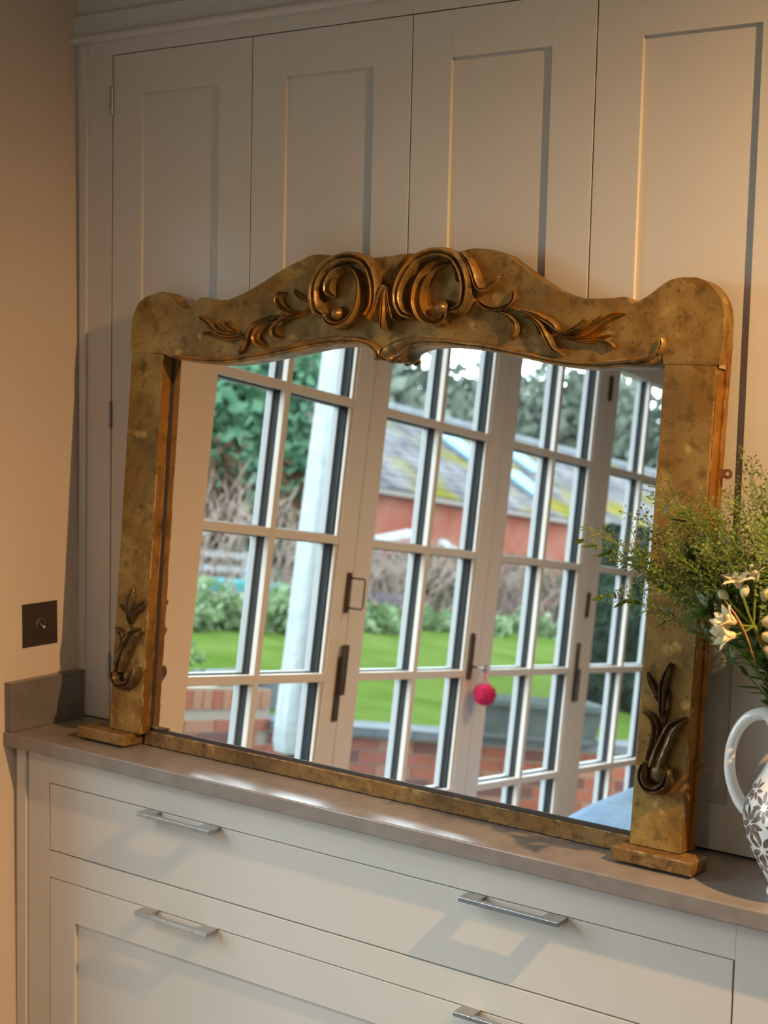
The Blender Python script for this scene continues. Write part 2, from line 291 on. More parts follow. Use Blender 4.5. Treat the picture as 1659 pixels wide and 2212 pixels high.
DATA = json.loads('''{"top":[[0.207,0.8461],[0.2071,0.8665],[0.209,0.8817],[0.2133,0.897],[0.2234,0.9134],[0.2332,0.9216],[0.2431,0.9272],[0.255,0.9303],[0.2652,0.9321],[0.2735,0.9352],[0.2837,0.937],[0.2956,0.9367],[0.3062,0.9325],[0.3153,0.9243],[0.3244,0.9156],[0.3334,0.9093],[0.3421,0.9056],[0.3506,0.9037],[0.3689,0.9028],[0.3725,0.9043],[0.3842,0.9178],[0.3919,0.9239],[0.4049,0.9257],[0.4213,0.9238],[0.4344,0.9219],[0.4483,0.9199],[0.4691,0.9208],[0.4944,0.9286],[0.5193,0.9382],[0.5487,0.9516],[0.5776,0.9667],[0.6015,0.978],[0.6253,0.9881],[0.6467,0.9953],[0.6663,1.0029],[0.6904,1.0043],[0.7146,1.0019],[0.7354,0.9971],[0.7659,0.9932],[0.7925,0.9933],[0.8121,0.9955],[0.8508,0.9987],[0.8826,1.0014],[0.9079,1.0014],[0.9456,0.9987],[0.9763,0.9998],[1.0034,1.0033],[1.0241,1.0072],[1.048,1.0066],[1.0718,1.0035],[1.0898,0.9981],[1.1081,0.9864],[1.1156,0.9817],[1.1364,0.9692],[1.1571,0.9561],[1.1816,0.9421],[1.2056,0.9317],[1.229,0.9247],[1.254,0.9195],[1.2709,0.9183],[1.3041,0.9193],[1.3268,0.9208],[1.3326,0.917],[1.3366,0.9117],[1.3492,0.9132],[1.3624,0.9194],[1.3753,0.9276],[1.388,0.9379],[1.4008,0.946],[1.4182,0.951],[1.438,0.9521],[1.4557,0.9495],[1.4714,0.9421],[1.4854,0.9288],[1.4953,0.9126],[1.5009,0.8903],[1.5022,0.858],[1.4999,0.8276],[1.4983,0.8073]],"inL":[[0.3263,0.8018],[0.362,0.797],[0.4029,0.7937],[0.4535,0.7927],[0.495,0.7955],[0.5458,0.8024],[0.5954,0.811],[0.644,0.8195],[0.6916,0.8288],[0.7387,0.8335],[0.7756,0.8351],[0.7721,0.8355],[0.7921,0.8355],[0.8089,0.8322],[0.8209,0.8257],[0.8293,0.8151],[0.8311,0.8098],[0.8371,0.8075],[0.8442,0.8082]],"inR":[[0.8515,0.8102],[0.8631,0.807],[0.8729,0.805],[0.8842,0.8047],[0.8926,0.8075],[0.8938,0.8162],[0.9033,0.8242],[0.9217,0.831],[0.9465,0.8345],[0.9804,0.8357],[1.0261,0.833],[1.0382,0.8317],[1.0714,0.8278],[1.1063,0.8222],[1.1407,0.8167],[1.1806,0.8097],[1.2196,0.8045],[1.2577,0.802],[1.2951,0.8019],[1.3315,0.8052],[1.3598,0.8107],[1.3714,0.8056],[1.3913,0.8117],[1.3995,0.8162]],"outL":[[0.3182,0.8072],[0.361,0.8091],[0.4152,0.806],[0.468,0.8079],[0.5193,0.8137],[0.5694,0.8223],[0.6185,0.8316],[0.6665,0.8418],[0.7138,0.8489],[0.7743,0.8517],[0.7439,0.8503],[0.7842,0.8501],[0.8111,0.8456],[0.8314,0.8378],[0.8434,0.8305],[0.8461,0.8247],[0.8455,0.8167]],"outR":[[0.8468,0.8167],[0.8472,0.8234],[0.8529,0.8333],[0.8652,0.8409],[0.8824,0.8463],[0.9139,0.8498],[0.9451,0.8509],[0.9793,0.8491],[1.0253,0.8435],[1.0373,0.8432],[1.0787,0.8393],[1.1195,0.8328],[1.1597,0.8265],[1.1992,0.8195],[1.2378,0.815],[1.2756,0.8132],[1.3125,0.8148],[1.3413,0.8181],[1.3567,0.8179],[1.3745,0.8245],[1.3874,0.832],[1.3926,0.8383],[1.3937,0.8441]],"balls":[{"c":[0.7498,0.8908],"r":0.0151,"h":0.034},{"c":[0.9794,0.9016],"r":0.0165,"h":0.034},{"c":[0.2663,0.1441],"r":0.016,"h":0.022},{"c":[1.4517,0.152],"r":0.02,"h":0.024}],"carve":[["scroll_left",[{"n":"outer_band","p":[[0.7211,0.8868],[0.705,0.895],[0.6961,0.9113],[0.6934,0.9358],[0.7004,0.9602],[0.7185,0.9811],[0.7445,0.9933],[0.7744,0.9961],[0.8014,0.9887],[0.8192,0.9719],[0.8294,0.9506],[0.8339,0.9267],[0.832,0.9029],[0.8199,0.883]],"w":[0.0067,0.0112,0.0123,0.0123,0.0116,0.011,0.0104,0.0101,0.0108,0.0112,0.0106,0.01,0.01,0.0118],"h":0.03,"s":"double"},{"n":"inner_strap","p":[[0.7351,0.9233],[0.7264,0.9342],[0.7259,0.9491],[0.7368,0.9638],[0.7529,0.973],[0.7694,0.9754]],"w":[0.003,0.0098,0.0103,0.0092,0.0067,0.0042],"h":0.026,"s":"channel"},{"n":"inner_band","p":[[0.7662,0.9741],[0.7816,0.9685],[0.793,0.951],[0.7972,0.927],[0.7939,0.903],[0.7804,0.8816],[0.7579,0.8702],[0.7376,0.872],[0.7247,0.8841],[0.7255,0.895]],"w":[0.003,0.0048,0.0051,0.006,0.0072,0.0084,0.0085,0.0079,0.0067,0.0049],"h":0.03,"s":"ridge"}]],["scroll_right",[{"n":"outer_band","p":[[0.9174,0.8858],[0.8996,0.891],[0.8875,0.908],[0.8841,0.9264],[0.8887,0.9473],[0.9012,0.9693],[0.9201,0.9884],[0.9472,0.9987],[0.9748,0.9996],[0.9999,0.9894],[1.0172,0.9687],[1.026,0.9457],[1.0274,0.9203],[1.019,0.9013],[0.9983,0.897]],"w":[0.004,0.0081,0.0098,0.0105,0.0111,0.0109,0.0103,0.0103,0.0101,0.01,0.0106,0.011,0.0111,0.0095,0.005],"h":0.03,"s":"double"},{"n":"inner_lip","p":[[0.9569,0.9928],[0.9786,0.9903],[0.9962,0.9793],[1.0059,0.9638],[1.0073,0.9464]],"w":[0.0011,0.0025,0.0028,0.0025,0.0014],"h":0.026,"s":"ridge"},{"n":"inner_band","p":[[0.9808,0.9821],[0.9584,0.9748],[0.9382,0.957],[0.9285,0.9338],[0.9279,0.9105],[0.9374,0.8897],[0.9539,0.8779],[0.9724,0.8769],[0.9846,0.8859],[0.9852,0.9001]],"w":[0.0022,0.0074,0.0096,0.0103,0.0104,0.0096,0.0079,0.0074,0.0067,0.004],"h":0.028,"s":"channel"},{"n":"tail_leaf","p":[[1.0065,1.0007],[1.0244,0.9838],[1.0365,0.9633],[1.0455,0.943],[1.0551,0.934],[1.0696,0.9372],[1.0806,0.9464],[1.0855,0.9576]],"w":[0.0039,0.0083,0.0093,0.0089,0.0071,0.006,0.0044,0.0014],"h":0.02,"s":"ridge"}]],["fan",[{"n":"rib","p":[[0.8531,0.945],[0.8454,0.9214],[0.8366,0.8976],[0.8232,0.8817]],"w":[0.0035,0.0059,0.0071,0.0036],"h":0.03,"s":"ridge"},{"n":"rib","p":[[0.8546,0.9424],[0.8511,0.9187],[0.8449,0.8949],[0.8406,0.8759]],"w":[0.0035,0.0059,0.007,0.0035],"h":0.028,"s":"ridge"},{"n":"rib","p":[[0.8572,0.9423],[0.8578,0.9186],[0.8583,0.8897],[0.8567,0.8612]],"w":[0.0035,0.0064,0.0088,0.0047],"h":0.032,"s":"ridge"},{"n":"rib","p":[[0.8588,0.9423],[0.8649,0.9186],[0.8711,0.8976],[0.8778,0.8779]],"w":[0.0035,0.0058,0.007,0.0035],"h":0.028,"s":"ridge"},{"n":"rib","p":[[0.8598,0.9423],[0.8707,0.9186],[0.8794,0.8976],[0.8885,0.8798]],"w":[0.0029,0.0053,0.0064,0.0029],"h":0.026,"s":"ridge"},{"n":"rib","p":[[0.905,1.0004],[0.8858,0.9839],[0.8686,0.9606],[0.8592,0.9371],[0.8586,0.9134]],"w":[0.0014,0.0035,0.0053,0.0059,0.0018],"h":0.016,"s":"ridge"},{"n":"rib","p":[[0.8909,0.9994],[0.8733,0.9815],[0.8608,0.9581],[0.8566,0.9345]],"w":[0.0012,0.0029,0.0035,0.0018],"h":0.012,"s":"ridge"}]],["spray_left",[{"n":"stem","p":[[0.6825,0.907],[0.6596,0.8918],[0.6237,0.8851],[0.594,0.8856],[0.5645,0.8802],[0.54,0.8704],[0.5233,0.8576]],"w":[0.0034,0.0048,0.0052,0.0057,0.0062,0.0059,0.0023],"h":0.014,"s":"ridge"},{"n":"leaf","p":[[0.6569,0.8956],[0.6326,0.8956],[0.6123,0.9033],[0.6009,0.9168],[0.6029,0.9283],[0.6161,0.932]],"w":[0.0017,0.0048,0.0075,0.0079,0.0065,0.0022],"h":0.018,"s":"channel"},{"n":"leaf","p":[[0.6771,0.9287],[0.6621,0.9203],[0.6446,0.928],[0.6351,0.9391]],"w":[0.0017,0.0065,0.0065,0.0017],"h":0.012,"s":"ridge"},{"n":"leaf","p":[[0.5992,0.8822],[0.5751,0.8725],[0.5573,0.8607],[0.551,0.8452],[0.5594,0.8346],[0.5772,0.8323]],"w":[0.0013,0.0049,0.0071,0.008,0.0067,0.0018],"h":0.018,"s":"channel"},{"n":"leaf","p":[[0.6382,0.887],[0.6119,0.8784],[0.5977,0.8649],[0.5966,0.8533],[0.6121,0.8454]],"w":[0.0013,0.0048,0.007,0.0075,0.0022],"h":0.018,"s":"channel"},{"n":"leaf","p":[[0.5472,0.8753],[0.5332,0.8606],[0.527,0.843],[0.5195,0.8253],[0.5059,0.8133]],"w":[0.0014,0.0059,0.0063,0.005,0.0011],"h":0.018,"s":"ridge"},{"n":"leaf_lobe","p":[[0.5236,0.8537],[0.4827,0.8494],[0.4482,0.8561],[0.4243,0.8738],[0.3957,0.8873]],"w":[0.0023,0.0064,0.0079,0.0084,0.0033],"h":0.016,"s":"ridge"},{"n":"leaf_lobe","p":[[0.5161,0.8517],[0.482,0.8583],[0.4602,0.87],[0.458,0.8809]],"w":[0.0018,0.0051,0.0064,0.0028],"h":0.015,"s":"ridge"},{"n":"leaf_lobe","p":[[0.5082,0.8536],[0.4878,0.8662],[0.4726,0.8779]],"w":[0.0014,0.0041,0.0032],"h":0.012,"s":"ridge"},{"n":"leaf_lobe","p":[[0.5239,0.8498],[0.4859,0.8426],[0.4517,0.8452],[0.4247,0.8529],[0.411,0.8514]],"w":[0.0018,0.0051,0.0051,0.0056,0.0028],"h":0.013,"s":"ridge"},{"n":"leaf_lobe","p":[[0.4564,0.8522],[0.4346,0.8619],[0.4197,0.8654]],"w":[0.0019,0.0037,0.0023],"h":0.011,"s":"ridge"}]],["spray_right",[{"n":"leaf","p":[[1.0458,0.9183],[1.0622,0.9051],[1.087,0.8999],[1.1076,0.9055],[1.1196,0.9179],[1.1179,0.9343]],"w":[0.0015,0.0034,0.0038,0.0041,0.0037,0.0015],"h":0.016,"s":"channel"},{"n":"leaf","p":[[1.0668,0.8981],[1.0955,0.8938],[1.1173,0.8843],[1.1289,0.8714],[1.1274,0.8576],[1.1162,0.8489]],"w":[0.0009,0.0026,0.0041,0.0051,0.0044,0.0015],"h":0.018,"s":"ridge"},{"n":"stem","p":[[1.0993,0.8964],[1.1149,0.9016],[1.1312,0.8972],[1.1496,0.8887]],"w":[0.0015,0.003,0.0033,0.0019],"h":0.012,"s":"ridge"},{"n":"leaf","p":[[1.1291,0.8981],[1.1551,0.8938],[1.1812,0.8836],[1.2004,0.8735],[1.2094,0.8637]],"w":[0.0015,0.0048,0.0066,0.0072,0.0036],"h":0.018,"s":"ridge"},{"n":"leaf","p":[[1.1272,0.8972],[1.1535,0.8895],[1.1762,0.8734],[1.1904,0.853],[1.2046,0.8328],[1.2236,0.8221]],"w":[0.0015,0.0044,0.0062,0.0077,0.0064,0.0014],"h":0.02,"s":"ridge"},{"n":"leaf","p":[[1.1358,0.8886],[1.156,0.8827],[1.1687,0.8699],[1.1727,0.8571]],"w":[0.0009,0.0029,0.0033,0.0018],"h":0.012,"s":"ridge"},{"n":"leaf_lobe","p":[[1.2064,0.8574],[1.2271,0.8618],[1.2489,0.8729],[1.2625,0.8846]],"w":[0.0015,0.0043,0.0057,0.0036],"h":0.015,"s":"ridge"},{"n":"leaf_lobe","p":[[1.2221,0.8533],[1.2552,0.8645],[1.2764,0.8788],[1.2902,0.8908]],"w":[0.0009,0.0025,0.0028,0.0018],"h":0.013,"s":"ridge"},{"n":"leaf_lobe","p":[[1.2125,0.8541],[1.2411,0.8518],[1.2684,0.8629],[1.2913,0.878],[1.3123,0.8908],[1.3324,0.8933]],"w":[0.0011,0.0036,0.0053,0.006,0.0048,0.0014],"h":0.018,"s":"ridge"},{"n":"leaf_lobe","p":[[1.2319,0.8487],[1.269,0.8554],[1.3036,0.8736]],"w":[0.0009,0.0035,0.0024],"h":0.012,"s":"ridge"},{"n":"leaf_lobe","p":[[1.232,0.8479],[1.2786,0.8514],[1.3076,0.8578]],"w":[0.0009,0.0032,0.0021],"h":0.011,"s":"ridge"},{"n":"leaf_lobe","p":[[1.2125,0.8536],[1.251,0.8461],[1.2882,0.847],[1.3069,0.8429],[1.3157,0.8364]],"w":[0.0011,0.0029,0.0039,0.0042,0.0028],"h":0.013,"s":"ridge"}]],["post_left",[{"n":"leaf","p":[[0.2606,0.2428],[0.2519,0.2682],[0.2524,0.2989],[0.2604,0.3281]],"w":[0.0033,0.0086,0.0158,0.0046],"h":0.014,"s":"ridge"},{"n":"leaf","p":[[0.2576,0.2466],[0.265,0.2725],[0.2807,0.2896],[0.2978,0.3026]],"w":[0.0026,0.0098,0.0124,0.0052],"h":0.014,"s":"ridge"},{"n":"leaf","p":[[0.2458,0.2731],[0.2354,0.2817],[0.2225,0.2878]],"w":[0.002,0.0046,0.002],"h":0.01,"s":"ridge"},{"n":"leaf","p":[[0.2357,0.1853],[0.2432,0.2114],[0.2339,0.2298],[0.2164,0.2394]],"w":[0.0026,0.0079,0.008,0.0027],"h":0.014,"s":"ridge"},{"n":"body","p":[[0.2965,0.2453],[0.2724,0.229],[0.2539,0.1988],[0.2409,0.1692],[0.2387,0.1493]],"w":[0.0046,0.015,0.017,0.0152,0.0145],"h":0.022,"s":"double"},{"n":"curl","p":[[0.2346,0.1516],[0.2352,0.1349],[0.2505,0.1236],[0.2712,0.1288],[0.2851,0.1447],[0.288,0.1645]],"w":[0.008,0.01,0.0112,0.0111,0.0092,0.0046],"h":0.028,"s":"ridge"}]],["post_right",[{"n":"leaf","p":[[1.4503,0.2302],[1.4473,0.26],[1.4468,0.2975],[1.4571,0.3312]],"w":[0.0024,0.0071,0.0095,0.0047],"h":0.016,"s":"ridge"},{"n":"leaf","p":[[1.4442,0.2596],[1.4296,0.2864],[1.4145,0.3109]],"w":[0.0024,0.0066,0.003],"h":0.012,"s":"ridge"},{"n":"leaf","p":[[1.4527,0.2305],[1.4549,0.2612],[1.457,0.286]],"w":[0.0018,0.0053,0.0024],"h":0.012,"s":"ridge"},{"n":"leaf","p":[[1.4297,0.1673],[1.4382,0.1978],[1.439,0.2269],[1.4285,0.2412],[1.4124,0.246]],"w":[0.006,0.0096,0.0078,0.006,0.0018],"h":0.016,"s":"double"},{"n":"body","p":[[1.4898,0.2465],[1.4697,0.2304],[1.4585,0.2041],[1.4493,0.1765],[1.446,0.1585]],"w":[0.0029,0.0112,0.0131,0.0137,0.0149],"h":0.022,"s":"double"},{"n":"curl","p":[[1.4284,0.1642],[1.4253,0.1432],[1.436,0.1277],[1.4532,0.1265],[1.4677,0.1392],[1.4704,0.1628]],"w":[0.0079,0.0096,0.0102,0.0101,0.0089,0.0042],"h":0.03,"s":"ridge"}]]],"tips":[[1.3468,-0.21,1.4286],[1.3632,-0.25,1.4551],[1.347,-0.16,1.4034],[1.4008,-0.24,1.3492],[1.398,-0.2,1.4001],[1.4287,-0.23,1.4303],[1.4419,-0.19,1.5148],[1.4433,-0.17,1.5203],[1.4843,-0.21,1.4947],[1.5183,-0.25,1.504],[1.496,-0.16,1.4736],[1.5444,-0.22,1.5179],[1.5406,-0.18,1.4927],[1.5484,-0.14,1.5163],[1.5715,-0.15,1.582],[1.6092,-0.2,1.5391],[1.6002,-0.13,1.556],[1.6286,-0.18,1.5255],[1.6104,-0.25,1.5114],[1.4261,-0.18,1.4462],[1.5029,-0.27,1.4356],[1.5618,-0.28,1.4452],[1.6081,-0.29,1.457],[1.6385,-0.14,1.5309],[1.6585,-0.12,1.4891],[1.6959,-0.15,1.4459],[1.6554,-0.3,1.4883],[1.703,-0.12,1.5134],[1.7273,-0.1,1.4583],[1.6723,-0.14,1.5608],[1.7608,-0.13,1.3952],[1.7184,-0.17,1.4088],[1.6858,-0.19,1.3733],[1.7506,-0.11,1.3433],[1.6244,-0.11,1.5918],[1.6927,-0.16,1.5697],[1.7212,-0.15,1.4892],[1.6399,-0.09,1.2916],[1.6925,-0.12,1.3166],[1.7233,-0.08,1.4141],[1.6538,-0.07,1.4495],[1.6202,-0.07,1.3886],[1.7653,-0.11,1.4487],[1.4161,-0.22,1.4809],[1.4915,-0.28,1.3763],[1.5074,-0.2,1.3906],[1.557,-0.21,1.4597],[1.6506,-0.24,1.47],[1.6723,-0.2,1.4345]]}''')
# ------------------------------------------------------------------ room shell
TPH = math.tan(math.radians(2.49)); LEAN = .018
def wx(y, z): return TPH*y - LEAN*(z-.9)            # left wall, slightly out of square and leaning
Y0, Y1, ZL = -.565, -4.88, 2.31                     # garden doorway in the left wall
RV = -.24                                           # depth of the reveal
def wallquad(mb, ya, yb, za, zb, d=.30):
    P = [(wx(ya, za), ya, za), (wx(yb, za), yb, za), (wx(yb, zb), yb, zb), (wx(ya, zb), ya, zb)]
    Q = [(x-d, y, z) for x, y, z in P]
    mb.add(P+Q, [(0, 1, 2, 3), (7, 6, 5, 4), (0, 4, 5, 1), (1, 5, 6, 2), (2, 6, 7, 3), (3, 7, 4, 0)])
mb = MB(); wallquad(mb, .36, Y0, 0, 2.66); wallquad(mb, Y1, -5.6, 0, 2.66); wallquad(mb, Y0, Y1, ZL, 2.66)
tag(obj('wall_left', mb, 'wall'), 'pinkish beige plaster wall with the light switch and garden doors', kind='structure')
tag(boxobj('wall_back', (-.2, 5.2, .345, .45, 0, 2.66), 'wall'), 'plaster wall behind the fitted cupboards', kind='structure')
tag(boxobj('wall_right', (5.1, 5.2, -5.6, .345, 0, 2.66), 'wall'), 'far right plaster wall of the room', kind='structure')
tag(boxobj('wall_front', (-.6, 5.1, -5.7, -5.6, 0, 2.66), 'wall'), 'plaster wall behind the viewer', kind='structure')
tag(boxobj('ceiling', (-.7, 5.2, -5.7, .45, 2.66, 2.76), 'ceil'), 'white ceiling of the room', kind='structure')
fl = tag(boxobj('floor', (-.6, 5.2, -5.7, .45, -.08, -.012), 'mortar'), 'dark slate tiled floor, out of view', kind='structure')
me = None
for i in range(9):
    for j in range(10):
        if me is None:
            t = obj('floor_tile', MB().box(-.296, .296, -.296, .296, -.02, 0), 'floor', fl, bevel=.002); me = t.data
        else:
            t = link('floor_tile', me, fl)
        t.location = (.02+.6*i, -5.25+.6*j, 0)

# ------------------------------------------------------------------ tall cupboards standing on the worktop
ZB, ZT = .902, 2.3335
GAP = .0021
def shaker(parent, name, x0, x1, z0, z1, y, st=.0845, rl=.084, th=.022, rec=.008):
    d = empty(name, ((x0+x1)/2, y, z0), parent=parent); w = (x1-x0)/2; h = z1-z0
    obj('stile', MB().box(-w, -w+st, 0, th, 0, h), 'cab', d, bevel=.0008)
    obj('stile', MB().box(w-st, w, 0, th, 0, h), 'cab', d, bevel=.0008)
    obj('rail', MB().box(-w+st, w-st, 0, th, h-rl, h), 'cab', d, bevel=.0004)
    obj('rail', MB().box(-w+st, w-st, 0, th, 0, rl*.95), 'cab', d, bevel=.0004)
    obj('panel', MB().box(-w+st-.004, w-st+.004, rec, th-.002, rl*.95-.004, h-rl+.004), 'cab', d)
    return d
XD = [.0884, .4722, .8529, 1.2284, 1.6050, 1.69, 2.07, 2.45]
def hinge(parent, x, z):
    mb = MB()
    for k in range(5):
        mb.tube([(x, -.0035, z+.0118*k), (x, -.0035, z+.0118*k+.0112)], .0036, 8)
    return obj('hinge', mb, 'hinge', parent)
def cupboard(label, pairs, xl, xr):
    c = empty('tall_cupboard', ((xl+xr)/2, 0, ZB))
    tag(c, label, 'cupboard', 'tall fitted cupboards')
    c.matrix_world = Matrix.Translation(((xl+xr)/2, 0, 0)); ox = (xl+xr)/2
    def bx(n, a, m='cab', bev=.0006): return obj(n, MB().box(a[0]-ox, a[1]-ox, *a[2:]), m, c, bevel=bev)
    bx('carcass', (xl+.002, xr-.002, .024, .34, ZB, 2.36), 'cab_dark', 0)
    lastx = None
    doors = []
    for (a, b) in pairs:
        doors.append((a, b))
    # face frame: rail on top and stiles at the outer sides
    bx('top_rail', (xl, xr, 0, .024, ZT+GAP, 2.40))
    if doors[0][0]-xl > .004: bx('side_stile', (xl, doors[0][0]-GAP, 0, .024, ZB, ZT+GAP))
    if xr-doors[-1][1] > .004: bx('side_stile', (doors[-1][1]+GAP, xr, 0, .024, ZB, ZT+GAP))
    for (a, b) in doors:
        shaker(c, 'door', a-ox+GAP*.6, b-ox-GAP*.6, ZB+.002, ZT, 0.)
    if xl < .1:
        for z in (2.2105, 1.546, .994): hinge(c, doors[0][0]-ox, z)
    return c
c1 = cupboard('tall greige cupboard by the left wall, its two panelled doors behind the mirror', [(XD[0], XD[1]), (XD[1], XD[2])], .0145, .8529)
c2 = cupboard('tall greige cupboard with two panelled doors behind the right half of the mirror', [(XD[2], XD[3]), (XD[3], XD[4])], .8529, 1.6475)
c3 = cupboard('tall greige cupboard to the right of the flower jug', [(XD[5], XD[6]), (XD[6], XD[7])], 1.6475, 2.49)
# scribing strips against the crooked wall
for (a, b, y, zt) in ((-.006, .0145, -.005, 2.364), (-.048, -.006, .004, 2.364)):
    mb = MB(); lo = max(a, wx(0, ZB)-.004)
    if a < -.02:
        mb.prism([(wx(0, ZB)-.004, ZB), (-.006, ZB), (-.006, zt), (wx(0, zt)-.004, zt)], y, .03)
    else:
        mb.box(a, b, y, .03, ZB, zt)
    tag(obj('scribing_strip', mb, 'cab', bevel=.0008),
        'tapering recessed filler strip against the leaning wall' if a < -.02 else 'narrow upright filler strip beside the cupboard frame', 'filler strip')
# cornice running over all cupboards
corn = empty('cornice', (1.2, 0, 2.366)); tag(corn, 'painted cornice moulding running along the top of the cupboards', 'cornice')
def run(name, prof, x0=-.056, x1=2.49):
    N = len(prof); mb = MB(); mb.v = [(x0-1.2, y, z-2.366) for y, z in prof]+[(x1-1.2, y, z-2.366) for y, z in prof]
    mb.f = [(i, i+1, N+i+1, N+i) for i in range(N-1)]+[(N-1, 0, N, 2*N-1), tuple(range(N)), tuple(range(2*N-1, N-1, -1))]
    return obj(name, mb, 'cab', corn, smooth=35)
bead = [(.02, 2.364)]+[(-.006-.009*math.cos(a), 2.374+.009*math.sin(a)) for a in [math.radians(-90+20*k) for k in range(10)]]+[(.02, 2.383)]
run('bead', bead)
run('fascia', [(.02, 2.383), (-.002, 2.383), (-.002, 2.424), (.006, 2.432), (.02, 2.432)])
run('upper_fascia', [(.02, 2.432), (.007, 2.432), (.007, 2.66), (.02, 2.66)])

# ------------------------------------------------------------------ worktop, upstand, base cabinets
YW = -.217; YD = -.187
w = MB(); w.v = [(wx(.0, .9)-.002, .0, .87), (wx(YW, .9)-.001, YW, .87), (2.6, YW, .87), (2.6, .0, .87)]
w.v += [(a, b, .90) for a, b, _ in w.v]; w.v = [(a, (.03 if b == 0 else b), z) for a, b, z in w.v]
w.f = [(0, 1, 2, 3), (7, 6, 5, 4), (0, 4, 5, 1), (1, 5, 6, 2), (2, 6, 7, 3), (3, 7, 4, 0)]
tag(obj('worktop', w, 'stone', bevel=.0025, seg=2), 'grey brown stone worktop the mirror and jug stand on', 'worktop')
s = MB(); a = .020
s.v = [(wx(-.008, .95)-.001, -.008, .9005), (wx(-.212, .95)-.001, -.212, .9005), (wx(-.212, .95)+a, -.212, .9005), (wx(-.008, .95)+a, -.008, .9005)]
s.v += [(x, y, 1.006) for x, y, _ in s.v]; s.f = w.f
tag(obj('splashback_upstand', s, 'stone_dimmed', bevel=.001), 'short grey stone upstand on the worktop against the left wall', 'splashback')

def pull(parent, x, z, y):                          # flat steel pull: plate with a slot
    h = empty('handle', (x, y, z), parent=parent); L = .192; D = .034
    obj('leg', MB().box(0, .036, -D, 0, -.008, 0), 'steel', h, bevel=.0007)
    obj('leg', MB().box(L-.036, L, -D, 0, -.008, 0), 'steel', h, bevel=.0007)
    obj('grip', MB().box(.036, L-.036, -D, -D+.011, -.008, 0), 'steel', h, bevel=.0007)
    return h
def base_unit(label, xl, xr, dl, dr, scribe):
    c = empty('drawer_cabinet', (xl, YD, 0)); tag(c, label, 'cabinet', 'base cabinets under the worktop')
    c.location = (xl, YD, 0)
    def bx(n, a, m='cab', bev=.0008): return obj(n, MB().box(a[0]-xl, a[1]-xl, a[2], a[3], a[4], a[5]), m, c, bevel=bev)
    bx('carcass', (xl+.003, xr-.003, .022, .50, .08, .868), 'cab_dark', 0)
    bx('stile', (xl, dl-.0015, 0, .022, .08, .868)); bx('stile', (dr+.0015, xr, 0, .022, .08, .868))
    bx('rail', (dl-.0015, dr+.0015, 0, .022, .8035, .868)); bx('rail', (dl-.0015, dr+.0015, 0, .022, .5990, .6562))
    bx('rail', (dl-.0015, dr+.0015, 0, .022, .08, .12)); bx('plinth', (xl, xr, .05, .08, 0, .08))
    d1 = empty('drawer', (dl-xl, 0, .6577), parent=c)
    obj('drawer_front', MB().box(.0015, dr-dl-.0015, 0, .021, .0012, .1440), 'cab', d1, bevel=.0008)
    d2 = empty('drawer', (dl-xl, 0, .1215), parent=c); W = dr-dl; H = .4755; st = .0765
    for n_, b in (('stile', (.0015, st, 0, .021, .0012, H)), ('stile', (W-st, W-.0015, 0, .021, .0012, H)), ('rail', (st, W-st, 0, .021, H-.083, H)), ('rail', (st, W-st, 0, .021, .0012, .083)), ('panel', (st-.004, W-st+.004, .008, .019, .08, H-.08))):
        obj(n_, MB().box(*b), 'cab', d2, bevel=.0006)
    for x in (.2845, 1.0375):
        if x < W-.1:
            pull(d1, x, .1455, 0); pull(d2, x-.004, .4785, 0)
    return c
base_unit('greige cabinet below the mirror with a plain drawer over a deep panelled drawer', .036, 1.6955, .1018, 1.6171, True)
base_unit('greige drawer cabinet to the right, under the flower jug end of the worktop', 1.6965, 2.59, 1.77, 2.52, False)
tag(boxobj('scribing_strip', (.006, .0335, YD-.006, YD+.03, .0, .868), 'cab', bevel=.0006), 'narrow upright filler strip between base cabinet and left wall', 'filler strip')

# ------------------------------------------------------------------ light switch
th = math.atan(TPH)
sw = empty('light_switch', (wx(-.1155, 1.12), -.1155, 1.12), (0, -math.atan(LEAN), -th))
tag(sw, 'square dark bronze toggle switch on the left wall', 'light switch')
obj('plate', MB().box(0, .0025, -.0475, .0475, -.047, .047), 'bronze', sw, bevel=.0006)
def xtube(mb, x0, x1, r, n=20): return mb.tube([(x0, 0, 0), (x1, 0, 0)], r, n)
ring = MB(); N = 24
for rr, x in ((.013, .0025), (.013, .0045), (.010, .0052), (.010, .0028)):
    ring.v += [(x, rr*math.cos(2*math.pi*k/N), rr*math.sin(2*math.pi*k/N)) for k in range(N)]
for i in range(3):
    ring.f += [(i*N+k, i*N+(k+1) % N, (i+1)*N+(k+1) % N, (i+1)*N+k) for k in range(N)]
obj('collar', ring, 'hinge', sw, smooth=40)
obj('toggle', MB().tube([(.001, 0, .001), (.007, .002, -.004), (.012, .004, -.0080), (.0135, .0045, -.0090)], [.0035, .0038, .0048, .003], 12), 'hinge', sw, smooth=60)
# ------------------------------------------------------------------ the gilded overmantel mirror
TILT = math.radians(4.3); UC = .853; UC_ = UC
mir = empty('overmantel_mirror', (UC, -.125, .9), (-TILT, 0, 0))
tag(mir, 'large antique gilded overmantel mirror with carved scrolls, leaning on the cupboards', 'mirror')
def L(u, v, w=0.): return (u-UC, -w, v)
def lbox(u0, u1, v0, v1, w0, w1): return MB().box(u0-UC, u1-UC, -w1, -w0, v0, v1)
TH = .040
